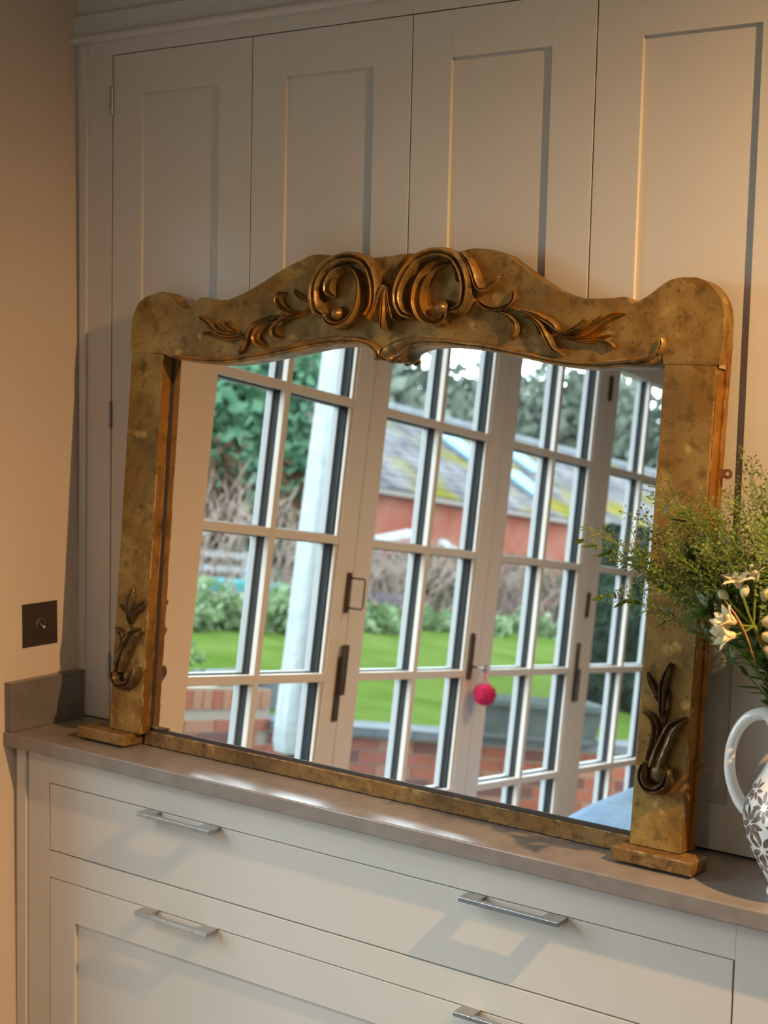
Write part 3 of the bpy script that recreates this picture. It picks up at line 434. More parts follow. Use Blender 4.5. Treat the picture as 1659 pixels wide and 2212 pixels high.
# posts
lp = obj('post', lbox(.2115, .3004, .0265, .812, -TH, 0), 'gilt', mir, bevel=.0018)
obj('inner_bevel', MB().add([L(.3004, .030, -.001), L(.3044, .034, -.0235), L(.3044, .803, -.0235), L(.3004, .803, -.001), L(.29, .030, -.0235), L(.29, .803, -.0235)],
    [(0, 1, 2, 3), (0, 4, 1), (3, 2, 5), (0, 3, 5, 4), (1, 4, 5, 2)]), 'gilt_side', lp)
obj('rebate_strip', lbox(.298, .3062, .034, .803, -.0282, -.0237), 'rebate', lp)
rp_ = obj('post', lbox(1.4047, 1.4948, .0265, .812, -TH, 0), 'gilt', mir, bevel=.0018)
obj('inner_bevel', MB().add([L(1.4047, .030, -.001), L(1.4005, .036, -.0270), L(1.4005, .803, -.0270), L(1.4047, .803, -.001), L(1.41, .030, -.0270), L(1.41, .803, -.0270)],
    [(3, 2, 1, 0), (1, 4, 0), (5, 2, 3), (4, 5, 3, 0), (2, 5, 4, 1)]), 'rebate', rp_)
obj('side_strip', lbox(1.4948, 1.4966, .03, .80, -TH+.001, -.002), 'gilt_side', rp_)
obj('backing_strip', lbox(1.4948, 1.5010, .03, .86, -TH-.004, -TH+.012), 'gilt_side', rp_)
# top board
def smooth2(pts, k=4): return [(p.x, p.y) for p in catmull([(a, b, 0) for a, b in pts], k)]
def clean(pts):
    out = [pts[0]]
    for q in pts[1:]:
        if math.hypot(q[0]-out[-1][0], q[1]-out[-1][1]) > .0025: out.append(q)
    return out
outL = clean(DATA['outL']); outR = clean(DATA['outR'])
outline = smooth2(clean(DATA['top']), 3)
outline = outline+[(1.4985, .812), (1.404, .812), (1.3985, .830)]
innr = smooth2(outR, 3); innl = smooth2(outL, 3)
poly = outline+list(reversed(innr))[0:-1]+list(reversed(innl))+[(.3004, .812), (.2080, .812)]
poly = clean(poly)
mb = MB().prism([(u-UC, v) for u, v in poly], -.0006, TH)
board = obj('top_board', mb, 'gilt', mir, smooth=35, bevel=.0016)
# sight moulding: a hollow and a bead that follow the arch, left and right of the centre drop
def resample(pts, n):
    P = [Vector((a, b)) for a, b in pts]; d = [0]
    for i in range(1, len(P)): d.append(d[-1]+(P[i]-P[i-1]).length)
    out = []
    for k in range(n):
        t = d[-1]*k/(n-1); i = 0
        while i < len(d)-2 and d[i+1] < t: i += 1
        f = (t-d[i])/max(d[i+1]-d[i], 1e-9); out.append(P[i].lerp(P[i+1], f))
    return out
def moulding(a, b, n=90):
    A = resample(a, n); B = resample(b, n); prof = [(0, -.004), (.03, .004), (.12, .009), (.26, .011), (.40, .0085), (.50, .0035), (.58, .002), (.66, .004), (.80, .003), (.92, -.003), (1.0, -.012), (1.0, -.0292)]
    mb = MB(); m = len(prof)
    for i in range(n):
        for s, h in prof:
            p = A[i].lerp(B[i], s); mb.v.append(L(p.x, p.y, h))
    for i in range(n-1):
        for k in range(m-1): mb.f.append((i*m+k, i*m+k+1, (i+1)*m+k+1, (i+1)*m+k))
    mb.f.append(tuple(range(m))); mb.f.append(tuple((n-1)*m+k for k in reversed(range(m))))
    return mb
inL = clean([q for i, q in enumerate(DATA['inL']) if i not in (10,)]); inR = clean([q for i, q in enumerate(DATA['inR']) if i not in (20,)])
obj('sight_moulding', moulding(smooth2(outL, 3), smooth2(inL, 3)), 'gilt_carve', mir, smooth=50)
obj('sight_moulding', moulding(smooth2(outR, 3), smooth2(inR, 3)), 'gilt_carve', mir, smooth=50)
# drop curls at the centre
def blob(c, r, h, squash=1., n=14):
    mb = MB(); R = 7
    for i in range(R+1):
        a = math.pi/2*i/R
        for k in range(n):
            t = 2*math.pi*k/n; mb.v.append(L(c[0]+r*math.cos(a)*math.cos(t), c[1]+squash*r*math.cos(a)*math.sin(t), h*math.sin(a)-.003))
    for i in range(R):
        for k in range(n): mb.f.append((i*n+k, i*n+(k+1) % n, (i+1)*n+(k+1) % n, (i+1)*n+k))
    mb.f.append(tuple(reversed(range(n)))); return mb
for c, r in (((.836, .8125), .0065), ((.8855, .8095), .007), ((.866, .8105), .0085)): obj('drop_curl', blob(c, r, .014), 'gilt_carve', mir, smooth=60)
# curl where the moulding ends on the right
STY = {'ridge': [(-1, 0), (-.88, .45), (-.6, .85), (-.3, 1), (-.08, .80), (0, .66), (.08, .80), (.3, 1), (.6, .85), (.88, .45), (1, 0)],
       'double': [(-1, 0), (-.93, .55), (-.72, .92), (-.5, 1), (-.30, .85), (-.2, .58), (-.08, .55), (.05, .72), (.3, .95), (.55, 1), (.8, .80), (.93, .5), (1, 0)],
       'channel': [(-1, 0), (-.95, .75), (-.82, 1), (-.66, .88), (-.4, .52), (0, .34), (.4, .50), (.68, .84), (.84, .92), (.95, .6), (1, 0)]}
def carve(p, w, h, style, k=6, flat=False):
    P = catmull([(a, b, 0) for a, b in p], k); n = len(P)
    W = []
    for i in range(n):
        t = i/(n-1)*(len(w)-1); j = min(int(t), len(w)-2); f = t-j; f = f*f*(3-2*f); W.append(w[j]*(1-f)+w[j+1]*f)
    prof = STY[style]; m = len(prof); mb = MB()
    wm = max(w)
    for i in range(n):
        a = P[max(i-1, 0)]; b = P[min(i+1, n-1)]; t = (b-a).normalized(); nr = Vector((-t.y, t.x, 0))
        hh = h*(.42+.58*min(1, W[i]/(wm*.75)))
        e = min(i, n-1-i)
        if e == 0: hh *= .55
        for s, z in prof:
            q = P[i]+nr*(s*W[i]); mb.v.append(L(q.x, q.y, hh*z-.002 if 0 < z else -.003))
    for i in range(n-1):
        for k2 in range(m-1): mb.f.append((i*m+k2, i*m+k2+1, (i+1)*m+k2+1, (i+1)*m+k2))
        mb.f.append((i*m, (i+1)*m, (i+1)*m+m-1, i*m+m-1))
    mb.f.append(tuple(range(m))); mb.f.append(tuple((n-1)*m+k2 for k2 in reversed(range(m))))
    return mb
GN = {'scroll_left': 'carved_scroll', 'scroll_right': 'carved_scroll', 'fan': 'carved_fan', 'spray_left': 'leaf_spray', 'spray_right': 'leaf_spray', 'post_left': 'post_carving', 'post_right': 'post_carving'}
GL = {'scroll_left': 'left C-shaped gilded scroll', 'scroll_right': 'right C-shaped gilded scroll with a leafy tail', 'fan': 'small carved fan between the two scrolls', 'spray_left': 'acanthus leaf spray on the left', 'spray_right': 'acanthus leaf spray on the right', 'post_left': 'dark carved leaf on the left post', 'post_right': 'dark carved leaf on the right post'}
parts = {}
for gname, pieces in DATA['carve']:
    e = lbl(empty(GN[gname], parent=mir), GL[gname]); parts[gname] = e
    for q in pieces:
        mname = 'gilt_dark' if gname.startswith('post') else 'gilt_carve'
        if q['n'] == 'leaf_lobe' : mname = 'gilt_carve'
        obj(q['n'], carve(q['p'], q['w'], q['h'], q['s']), mname, e, smooth=50)
for b, gname in zip(DATA['balls'], ('scroll_left', 'scroll_right', 'post_left', 'post_right')):
    mb = blob(b['c'], b['r'], b['h'])
    obj('curl_boss', mb, 'gilt_carve' if 'scroll' in gname else 'gilt_dark', parts[gname], smooth=60)
obj('end_curl', carve([(1.392, .829), (1.3965, .836), (1.399, .845), (1.3985, .853)], [.006, .007, .0075, .006], .012, 'ridge'), 'gilt_carve', mir, smooth=50)
# bottom rail and ledge
obj('bottom_rail', lbox(.292, 1.404, .0035, .0330, -TH, -.0220), 'foot', mir, bevel=.002)
obj('bottom_ledge', lbox(.300, 1.404, .0300, .0400, -TH, -.0260), 'rebate', mir, bevel=.001)
obj('loose_sliver', lbox(.3065, .350, .0398, .0440, -.0280, -.0215), 'gilt_dark', mir, bevel=.001)
# feet
f1 = lbl(obj('foot_block', lbox(.1500, .2850, .0030, .0258, -.032, .0322), 'foot', mir, bevel=.0025), 'gilded foot block under the left post')
f2 = lbl(obj('foot_block', lbox(1.3870, 1.5285, .0030, .0258, -.032, .0322), 'foot', mir, bevel=.0025), 'gilded foot block under the right post')
# glass and back
bk = [(.29, .03), (1.42, .03), (1.42, .84), (.29, .84)]
lbl(obj('mirror_glass', MB().add([L(u, v, -.0285) for u, v in bk], [(0, 1, 2, 3)]), 'mirror', mir), 'old silvered mirror glass reflecting garden doors')
obj('back_board', lbox(.22, 1.49, .03, .85, -TH+.002, -.0315), 'rebate', mir)
# hanging plates on the right edge
for v in (.641, .168):
    mb = MB(); N = 16; c = (1.5135, v); ri, ro = .0030, .0085
    for w_ in (-.0300, -.0318):
        mb.v += [L(c[0]+ri*math.cos(2*math.pi*k/N), c[1]+ri*math.sin(2*math.pi*k/N), w_) for k in range(N)]
        mb.v += [L(c[0]+ro*math.cos(2*math.pi*k/N), c[1]+ro*math.sin(2*math.pi*k/N), w_) for k in range(N)]
    for k in range(N):
        j = (k+1) % N
        mb.f += [(k, j, N+j, N+k), (2*N+k, 3*N+k, 3*N+j, 2*N+j), (k, 2*N+k, 2*N+j, j), (N+k, N+j, 3*N+j, 3*N+k)]
    o = obj('hanging_plate', mb, 'iron', mir, smooth=40)
    obj('tongue', MB().prism([(1.490-UC, v-.012), (1.5085-UC, v-.0065), (1.5085-UC, v+.0065), (1.490-UC, v+.012)], .0299, .0319), 'iron', o)

# ------------------------------------------------------------------ flower jug
JX, JY, JZ = 1.6915, -.120, .9005
jug = empty('flower_jug', (JX, JY, JZ)); tag(jug, 'white china jug with brown floral print and a looped handle, holding flowers', 'jug')
prof = [(.048, 0), (.051, .006), (.047, .014), (.050, .022), (.066, .050), (.081, .080), (.0905, .112), (.0895, .140), (.079, .168), (.064, .195), (.054, .222), (.053, .240), (.058, .262), (.066, .280)]
pp = [(p.x, p.y) for p in catmull([(a, b, 0) for a, b in prof], 4)]
def jr(z):
    for i in range(len(pp)-1):
        if pp[i][1] <= z <= pp[i+1][1]: return pp[i][0]+(pp[i+1][0]-pp[i][0])*(z-pp[i][1])/(pp[i+1][1]-pp[i][1])
    return pp[-1][0]
mb = MB(); n = 56
def rimz(a): return 1.0+.0
full = pp+[(r-.004, z) for r, z in reversed(pp[4:])]
for i, (r, z) in enumerate(full):
    for k in range(n):
        a = 2*math.pi*k/n; rr = r; zz = z
        if z > .235:
            f = (z-.235)/.045; rr = r*(1+.05*f*math.sin(5*a)); zz = z+f*(.010*math.cos(a)*1.0+.004*math.sin(5*a))   # wavy lip, spout to the right
            if abs(((a+math.pi) % (2*math.pi))-math.pi) < .5: rr += f*.02*math.cos(((a+math.pi) % (2*math.pi)-math.pi)*math.pi)
        mb.v.append((rr*math.cos(a), rr*math.sin(a), zz))
for i in range(len(full)-1):
    for k in range(n): mb.f.append((i*n+k, i*n+(k+1) % n, (i+1)*n+(k+1) % n, (i+1)*n+k))
mb.f.append(tuple(reversed(range(n)))); mb.f.append(tuple((len(full)-1)*n+k for k in range(n)))
obj('body', mb, 'ceramic', jug, smooth=60)
# handle on the left
hp = [(-.052, 0, .268), (-.068, 0, .276), (-.092, -.002, .268), (-.110, -.003, .246), (-.120, -.004, .215), (-.1205, -.004, .180), (-.113, -.003, .152), (-.100, -.002, .130), (-.086, 0, .118)]
hh = catmull(hp, 5)
hd = obj('handle', MB().tube(hh, [.0085+.004*abs(1-2*i/(len(hh)-1))**2 for i in range(len(hh))], 14), 'ceramic', jug, smooth=60)
hd.scale = (1, 1, 1)
# printed flowers: petals lying on the glaze
def motif(mb, a0, z0, s, rot, npet=7):
    for k in range(npet):
        th = rot+2*math.pi*k/npet; n2 = 6; pts = []
        for i in range(n2+1):
            t = i/n2; wd = .30*math.sin(math.pi*min(1, t*1.05))**.7
            for sg in (-1, 1):
                x = s*((.18+.82*t)*math.cos(th)-sg*wd*.5*math.sin(th)); y = s*((.18+.82*t)*math.sin(th)+sg*wd*.5*math.cos(th))
                z = max(.01, min(.272, z0+y)); r = jr(z)+.0005; a = a0+x/r
                pts.append((r*math.cos(a), r*math.sin(a), z))
        o = len(mb.v); mb.v += pts; mb.f += [(o+2*i, o+2*i+1, o+2*i+3, o+2*i+2) for i in range(n2)]
pr = MB(); rnd = random.Random(3)
for k in range(9):
    a0 = math.radians(150+k*40)
    motif(pr, a0, .122, .030, .3*k, 9); motif(pr, a0+.26, .086, .032, .9*k, 7); motif(pr, a0+.27, .152, .024, 1.3*k, 8); motif(pr, a0+.05, .060, .020, .5*k, 6); motif(pr, a0-.14, .170, .018, .5*k, 7); motif(pr, a0, .122, .013, .9*k, 5)
for k in range(34):
    motif(pr, 2*math.pi*k/34, .262+.004*math.sin(5*2*math.pi*k/34), .010, k, 4)
obj('printed_flowers', pr, 'print', jug, fixn=False)['kind'] = 'stuff'

# ------------------------------------------------------------------ cut stems in the jug
MOUTH = Vector((JX, JY, JZ+.255))
def bez(a, b, c, n):
    return [a*(1-t)**2+b*2*t*(1-t)+c*t*t for t in [i/n for i in range(n+1)]]
def pods(mb, leaf, path, rr, n, size, t0=.35, spread=.011):
    N = len(path)-1
    for i in range(n):
        t = t0+(1-t0)*(i+rr.random())/n; x = t*N; j = min(int(x), N-1); p = path[j].lerp(path[j+1], x-j); d = (path[j+1]-path[j]).normalized()
        s = d.orthogonal().normalized(); s.rotate(Matrix.Rotation(i*2.4+rr.random()*.7, 3, d))
        ln = spread*(1.15-.75*max(0, (t-t0)/(1-t0)))*(.7+.6*rr.random()); q = p+s*ln+d*ln*.7
        b = d.cross(s)*.00035
        o = len(mb.v); mb.v += [tuple(p-b), tuple(p+b), tuple(q+b), tuple(q-b)]; mb.f.append((o, o+1, o+2, o+3))
        z = size*(.7+.6*rr.random()); a1 = (s+d*.6).normalized(); a2 = d.cross(s).normalized(); a3 = a1.cross(a2)
        o = len(mb.v); c = q+a1*z*.8
        mb.v += [tuple(c-a1*z), tuple(c+a1*z), tuple(c+a2*z*.75), tuple(c-a2*z*.75), tuple(c+a3*z*.3), tuple(c-a3*z*.3)]
        mb.f += [(o, o+2, o+4), (o, o+4, o+3), (o+1, o+4, o+2), (o+1, o+3, o+4), (o, o+5, o+2), (o, o+3, o+5), (o+1, o+2, o+5), (o+1, o+5, o+3)]
def blade(mb, p, d, s, ln, wd, bend=.3):
    n = 4; o = len(mb.v); side = d.cross(s).normalized()
    for i in range(n+1):
        t = i/n; c = p+d*ln*t+s*ln*bend*t*t; w_ = wd*math.sin(math.pi*(.12+.88*t))**.8*(1 if t < 1 else .05)
        mb.v += [tuple(c-side*w_), tuple(c+side*w_)]
    mb.f += [(o+2*i, o+2*i+1, o+2*i+3, o+2*i+2) for i in range(n)]
tips = [Vector(t) for t in DATA['tips']]
rr = random.Random(11)
jugstem = []
ORD = ['first', 'second', 'third', 'fourth', 'fifth', 'sixth', 'seventh', 'eighth', 'ninth', 'tenth', 'eleventh', 'twelfth', 'thirteenth', 'fourteenth', 'fifteenth', 'sixteenth', 'seventeenth', 'eighteenth', 'nineteenth', 'twentieth']
def stem_label(k):
    names = {0: 'wispy green seed stem reaching furthest left across the mirror', 14: 'wispy green seed stem standing tallest above the jug', 3: 'low leafy green stem with a drooping leaf tip at its left end'}
    if k in names: return names[k]
    if tips[k].x > 1.64: return 'leafy green stem crowding the right side of the jug'
    o = sorted(range(len(tips)), key=lambda i: tips[i].x).index(k)
    if o < 20: return 'wispy green seed stem in the jug, its tip %s from the left' % ORD[o]
    return 'wispy green seed stem in the jug, its tip %s after the tallest spray' % ORD[o-20]
for k, tip in enumerate(tips):
    base = Vector((JX+rr.uniform(-.03, .03), JY+rr.uniform(-.03, .03), JZ+.12)); lip = MOUTH+Vector((rr.uniform(-.038, .02), rr.uniform(-.03, .03), 0))
    mid = lip.lerp(tip, .55)+Vector((.02, rr.uniform(-.02, .01), .05+.05*rr.random()))
    path = [base]+bez(lip, mid, tip, 16)
    st = empty('foliage_stem', tuple(base)); tag(st, stem_label(k), 'stem', 'green stems in the jug')
    loc = [p-base for p in path]
    obj('stem', MB().tube(loc, [.0017-.0011*i/(len(loc)-1) for i in range(len(loc))], 5), 'stem', st, smooth=60)
    pm = MB(); pods(pm, None, loc, rr, 64, .0034, .38, .013)
    sm = MB()
    for j in range(7):                                # side shoots
        i = 6+int(j*1.35); a = loc[min(i, len(loc)-2)]; d = (loc[min(i+1, len(loc)-1)]-a).normalized(); s = d.orthogonal().normalized(); s.rotate(Matrix.Rotation(rr.random()*6.28, 3, d))
        ln = .10*(1-.09*j)*(.7+.5*rr.random()); e = a+d*ln+s*ln*.42+Vector((0, 0, ln*.12)); sp = bez(a, a+d*ln*.45+s*ln*.10, e, 6)
        if (e+base).y > -.112 and (e+base).x < 1.55: e = Vector((e.x, -.112-base.y-.01*rr.random(), e.z)); sp = bez(a, a+d*ln*.45, e, 6)
        sm.tube(sp, [.0008, .0008, .0007, .0007, .0006, .0005, .0004], 4); pods(pm, None, sp, rr, 24, .0030, .15, .010)
    obj('side_shoots', sm, 'stem', st, smooth=60)
    o = obj('seed_pods', pm, 'pod', st, fixn=False); o['kind'] = 'stuff'
    lm = MB()
    for j in range(14 if k < 23 else 60):
        i = 1+int(rr.random()*11); p = loc[i]; d = (loc[i+1]-p).normalized(); s = d.orthogonal().normalized(); s.rotate(Matrix.Rotation(rr.random()*6.28, 3, d))
        blade(lm, p, (d*.7+s*.7).normalized(), s, .026+.022*rr.random(), .0036 if k < 23 else .0062, .25)
    if k in (0, 3, 28, 8):
        for j in range(5):
            p = loc[-1-j]; d = (loc[-1]-loc[-3]).normalized(); s = Vector((rr.uniform(-1, 1), rr.uniform(-1, .2), rr.uniform(-1, .3))).normalized(); blade(lm, p, (d*.5+s).normalized(), s, .026, .0045, .3)
    obj('leaves', lm, 'stem2', st, smooth=60, fixn=False)
# longer trailing leaves low in the bouquet
# white flowers
def petal6(mb, c, ax, s, openness):
    ref = ax.orthogonal().normalized(); bn = ax.cross(ref)
    for k in range(6):
        a = 2*math.pi*k/6+.2; r = ref*math.cos(a)+bn*math.sin(a); side = ax.cross(r); n = 6; o = len(mb.v)
        f = openness*(1 if k % 2 else .82)
        for i in range(n+1):
            t = i/n; ang = f*t*1.25; p = c+ax*s*(t*math.cos(ang)*.95)+r*s*(.10+t*math.sin(ang)*.95); w_ = s*.21*math.sin(math.pi*(.10+.90*t))**.75*(1 if t < 1 else 0)
            mb.v += [tuple(p-side*w_), tuple(p+ax*(-.03*s)+r*.05*s), tuple(p+side*w_)]
        for i in range(n):
            for q in range(2): mb.f.append((o+3*i+q, o+3*i+q+1, o+3*i+q+4, o+3*i+q+3))
def budm(mb, c, ax, s):
    N = 8; R = 6; ref = ax.orthogonal().normalized(); bn = ax.cross(ref); o = len(mb.v)
    for i in range(R+1):
        t = i/R; r = s*.34*math.sin(math.pi*(.12+.86*t))**.8
        for k in range(N):
            a = 2*math.pi*k/N; mb.v.append(tuple(c+ax*s*t+(ref*math.cos(a)+bn*math.sin(a))*r*(1+.12*math.cos(3*a))))
    for i in range(R):
        for k in range(N): mb.f.append((o+i*N+k, o+i*N+(k+1) % N, o+(i+1)*N+(k+1) % N, o+(i+1)*N+k))
def flower_stem(name_lbl, heads, node):
    base = Vector((JX-.01, JY-.02, JZ+.12)); st = empty('white_flower_stem', tuple(base)); tag(st, name_lbl, 'flower', 'white flowers in the jug')
    nd = Vector(node)
    lip = MOUTH+Vector((-.015, -.03, 0))
    main = [base]+bez(lip, lip.lerp(nd, .5)+Vector((.012, 0, .02)), nd, 8)
    obj('stalk', MB().tube([p-base for p in main], [.0036]*len(main), 8), 'stem', st, smooth=60)
    for (c, kind, sz, ax) in heads:
        c = Vector(c); ax = Vector(ax)
        pd_ = MB().tube([p-base for p in bez(nd, nd.lerp(c, .5)-Vector((0, 0, .004)), c, 5)], .0016, 6)
        ps = obj('pedicel', pd_, 'stem', st, smooth=60)
        m2 = MB()
        if kind == 'f':
            petal6(m2, c-base, ax, sz, .85); obj('blossom', m2, 'petal', st, smooth=80, fixn=False, solid=.0004)
        elif kind == 'h':
            petal6(m2, c-base, ax, sz, .45); obj('blossom', m2, 'petal', st, smooth=80, fixn=False, solid=.0004)
        else:
            budm(m2, c-base, ax, sz); obj('bud', m2, 'bud', st, smooth=80)
    bm_ = MB(); a = nd-base
    blade(bm_, a-Vector((0, 0, .045)), Vector((-.1, -.2, 1)).normalized(), Vector((-1, -.4, 0)).normalized(), .085, .0075, .35)
    obj('bract', bm_, 'bract', st, smooth=80, fixn=False, solid=.0006)
flower_stem('white star-shaped flower head with open blossoms, left of the jug rim', [((1.6272, -0.265, 1.3905), 'f', 0.03, (-0.075, -0.332, 0.94)), ((1.6248, -0.27, 1.3386), 'h', 0.032, (-0.555, -0.688, 0.468)), ((1.6262, -0.275, 1.3211), 'h', 0.034, (-0.581, -0.813, -0.036)), ((1.6134, -0.262, 1.3314), 'h', 0.03, (-0.59, -0.784, 0.195)),
    ((1.6085, -0.26, 1.3716), 'b', 0.02, (-0.474, -0.664, 0.578)), ((1.6331, -0.262, 1.3759), 'b', 0.02, (0.192, -0.151, 0.97)), ((1.6461, -0.25, 1.3996), 'h', 0.028, (-0.112, -0.354, 0.929))], (1.6459, -0.25, 1.3338))
flower_stem('cluster of half-closed white buds at the right edge, above the jug', [((1.6542, -0.24, 1.3715), 'b', 0.024, (0.497, 0.057, 0.866)), ((1.6563, -0.245, 1.3391), 'b', 0.03, (0.934, 0.247, 0.259)), ((1.6572, -0.245, 1.3209), 'b', 0.026, (0.958, 0.254, -0.13)), ((1.6604, -0.24, 1.3029), 'h', 0.032, (0.896, 0.18, -0.406)), ((1.6806, -0.23, 1.3503), 'f', 0.03, (0.763, 0.201, 0.614))], (1.6467, -0.235, 1.3161))
# ------------------------------------------------------------------ ceiling downlights (two read from cast shadows, two added as warm fill)
def downlight(x, y, watts, aim, cone, blend, label, tint=(1.0, .60, .265)):
    e = empty('ceiling_downlight', (x, y, 2.66)); tag(e, label, 'downlight', 'ceiling downlights')
    mb = MB(); N = 28
    for r, z in ((.030, .0), (.045, .0), (.045, -.006), (.033, -.006), (.030, -.002)):
        mb.v += [(r*math.cos(2*math.pi*k/N), r*math.sin(2*math.pi*k/N), z) for k in range(N)]
    for i in range(4): mb.f += [(i*N+k, i*N+(k+1) % N, (i+1)*N+(k+1) % N, (i+1)*N+k) for k in range(N)]
    obj('trim_ring', mb, 'steel', e, smooth=40)
    obj('lens', MB().lathe([(.029, -.0015), (.029, -.0005)], n=28), 'lens', e)
    ld = bpy.data.lights.new('downlight_bulb', 'SPOT'); ld.energy = watts; ld.color = tint; ld.shadow_soft_size = .016
    ld.spot_size = math.radians(cone); ld.spot_blend = blend; ld.cycles.use_multiple_importance_sampling = False
    lo = bpy.data.objects.new('downlight_bulb', ld); COL.objects.link(lo); lo.parent = e; lo.location = (0, 0, -.03)
    d = Vector(aim)-Vector((x, y, 2.63)); lo.rotation_euler = d.to_track_quat('-Z', 'Y').to_euler()
    return e
downlight(2.75, -.66, 252, (1.2, -.4, 0), 114, 1.0, 'recessed ceiling downlight in front of the right cupboards')
downlight(1.75, -2.2, 105, (.9, -2.2, .2), 120, 1.0, 'recessed ceiling downlight nearest the garden doors', (1.0, .74, .46))
downlight(3.6, -2.3, 30, (3.6, -2.3, 0), 120, .8, 'added fill downlight in the ceiling at the right of the room')  # added fill lamp, lifts the warm base light
downlight(1.75, -3.8, 40, (1.75, -3.8, 0), 120, .8, 'added fill downlight in the ceiling at the far end of the room', (1.0, .74, .46))  # another added lamp for general warm fill, out of view

# ------------------------------------------------------------------ glazed garden doors in the left wall
XW = -.12
def at_door(y): return (XW+TPH*y, y, 0)
ZM = [1.775, 1.368, .960, .553]; GZ0, GZ1 = .146, 2.18
fr = empty('trim_1', at_door(Y0)); fr.rotation_euler = (0, 0, -th); tag(fr, 'painted frame around the garden doors', kind='structure')
LEN = (Y0-Y1)/math.cos(th)
obj('jamb', MB().box(-.075, .004, -.030, .004, 0, 2.31), 'dframe', fr, bevel=.002); obj('jamb', MB().box(-.075, .004, -LEN-.004, -LEN+.022, 0, 2.31), 'dframe', fr, bevel=.002)
obj('head', MB().box(-.075, .004, -LEN, 0, 2.283, 2.315), 'dframe', fr, bevel=.002); obj('sill', MB().box(-.085, .004, -LEN, 0, -.01, .016), 'coping', fr, bevel=.002)
def glazed_door(num, y0, y1, label):
    d = empty('door_%d' % num, at_door(y0)); d.rotation_euler = (0, 0, -th); tag(d, label, kind='structure')
    W = (y0-y1)/math.cos(th)-.003; S = .092
    def part(n, y_a, y_b, za, zb, xs=((-.060, 0, 'dframe'),)):
        for (xa, xb, m_) in xs: o = obj(n, MB().box(xa, xb, -y_b, -y_a, za, zb), m_, d, bevel=.002)
        return o
    part('stile', 0, S, .018, 2.28); part('stile', W-S, W, .018, 2.28)
    part('top_rail', S, W-S, GZ1, 2.28); part('bottom_rail', S, W-S, .018, GZ0)
    yc = W/2; b = .013
    sp = MB()
    part('glazing_bar', yc-b, yc+b, GZ0, GZ1, ((-.018, 0, 'dframe'),)); part('outer_bar', yc-b-.003, yc+b+.003, GZ0, GZ1, ((-.064, -.042, 'dframe_out'),))
    sp.box(-.042, -.018, -yc-.010, -yc+.010, GZ0, GZ1)
    for z in ZM:
        for a, c in ((S, yc-b), (yc+b, W-S)):
            part('glazing_bar', a, c, z-b, z+b, ((-.017, -.001, 'dframe'),)); part('outer_bar', a, c, z-b-.003, z+b+.003, ((-.064, -.042, 'dframe_out'),))
            sp.box(-.042, -.018, -c, -a, z-.010, z+.010)
    for a in (S, W-S-.012): sp.box(-.044, -.020, -a-.012, -a, GZ0, GZ1)
    obj('glazing_spacer', sp, 'spacer', d)
    part('outer_bead', S-.004, S+.016, GZ0, GZ1, ((-.066, -.045, 'dframe_out'),)); part('outer_bead', W-S-.016, W-S+.004, GZ0, GZ1, ((-.066, -.045, 'dframe_out'),))
    # inner sight beads
    part('inner_bead', S, S+.010, GZ0, GZ1, ((-.016, -.006, 'dframe'),)); part('inner_bead', W-S-.010, W-S, GZ0, GZ1, ((-.016, -.006, 'dframe'),))
    zs = [GZ0]+sorted(ZM)+[GZ1]
    for i in range(5):
        for a, c in ((S, yc-b), (yc+b, W-S)):
            obj('pane', MB().quad((-.019, -a, zs[i]), (-.019, -c, zs[i]), (-.019, -c, zs[i+1]), (-.019, -a, zs[i+1])), 'glass', d)
    return d, W
YG = [-.577, -1.4327, -2.289, -3.146, -4.002, -4.856]
D1, W1 = glazed_door(1, YG[0], YG[1], 'glazed garden door leaf nearest the cupboards'); D2, W2 = glazed_door(2, YG[1], YG[2], 'second glazed garden door leaf from the cupboards')
D3, W3 = glazed_door(3, YG[2], YG[3], 'third glazed garden door leaf, beside the key with the pink pompom'); D4, W4 = glazed_door(4, YG[3], YG[4], 'fourth glazed garden door leaf from the cupboards'); D5, W5 = glazed_door(5, YG[4], YG[5], 'fifth glazed garden door leaf, furthest from the cupboards')
# door furniture
h = obj('pull_handle', MB().box(0, .006, -W1+.012, -W1+.034, 1.155, 1.275), 'bronze', D1, bevel=.001)
obj('loop', MB().tube([(.005, -W1+.023, 1.17), (.055, -W1+.020, 1.17), (.058, -W1+.019, 1.175), (.058, -W1+.019, 1.255), (.055, -W1+.020, 1.26), (.005, -W1+.023, 1.26)], .003, 8), 'bronze', h, smooth=60)
h = obj('bolt_plate', MB().box(0, .008, -W1+.010, -W1+.034, .83, 1.02), 'bronze', D1, bevel=.001); obj('lever', MB().box(.008, .026, -W1+.013, -W1+.030, .91, 1.06), 'bronze', h, bevel=.003)
pl = [(-W2+.066+.0165*math.cos(math.radians(a)), z+.016*math.sin(math.radians(a))) for a0, z in ((0, 1.085), (180, .955)) for a in range(a0, a0+181, 15)]
mb = MB(); N = len(pl); mb.v = [(0, y, z) for y, z in pl]+[(.006, y, z) for y, z in pl]
mb.f = [tuple(range(N)), tuple(range(2*N-1, N-1, -1))]+[((i+1) % N, i, N+i, N+(i+1) % N) for i in range(N)]
h = obj('key_plate', mb, 'bronze', D2); obj('keyhole_boss', MB().tube([(.006, -W2+.066, .985), (.012, -W2+.066, .985)], .009, 14), 'bronze', h)
h = obj('bolt_plate', MB().box(0, .008, -W3+.030, -W3+.052, .84, 1.07), 'bronze', D3, bevel=.001); obj('lever', MB().box(.008, .022, -W3+.033, -W3+.049, .84, .97), 'bronze', h, bevel=.003)
for z in (2.04, 1.172, .25): obj('hinge', MB().box(-.002, .010, -.010, .010, z, z+.10), 'bronze', D4, bevel=.001)
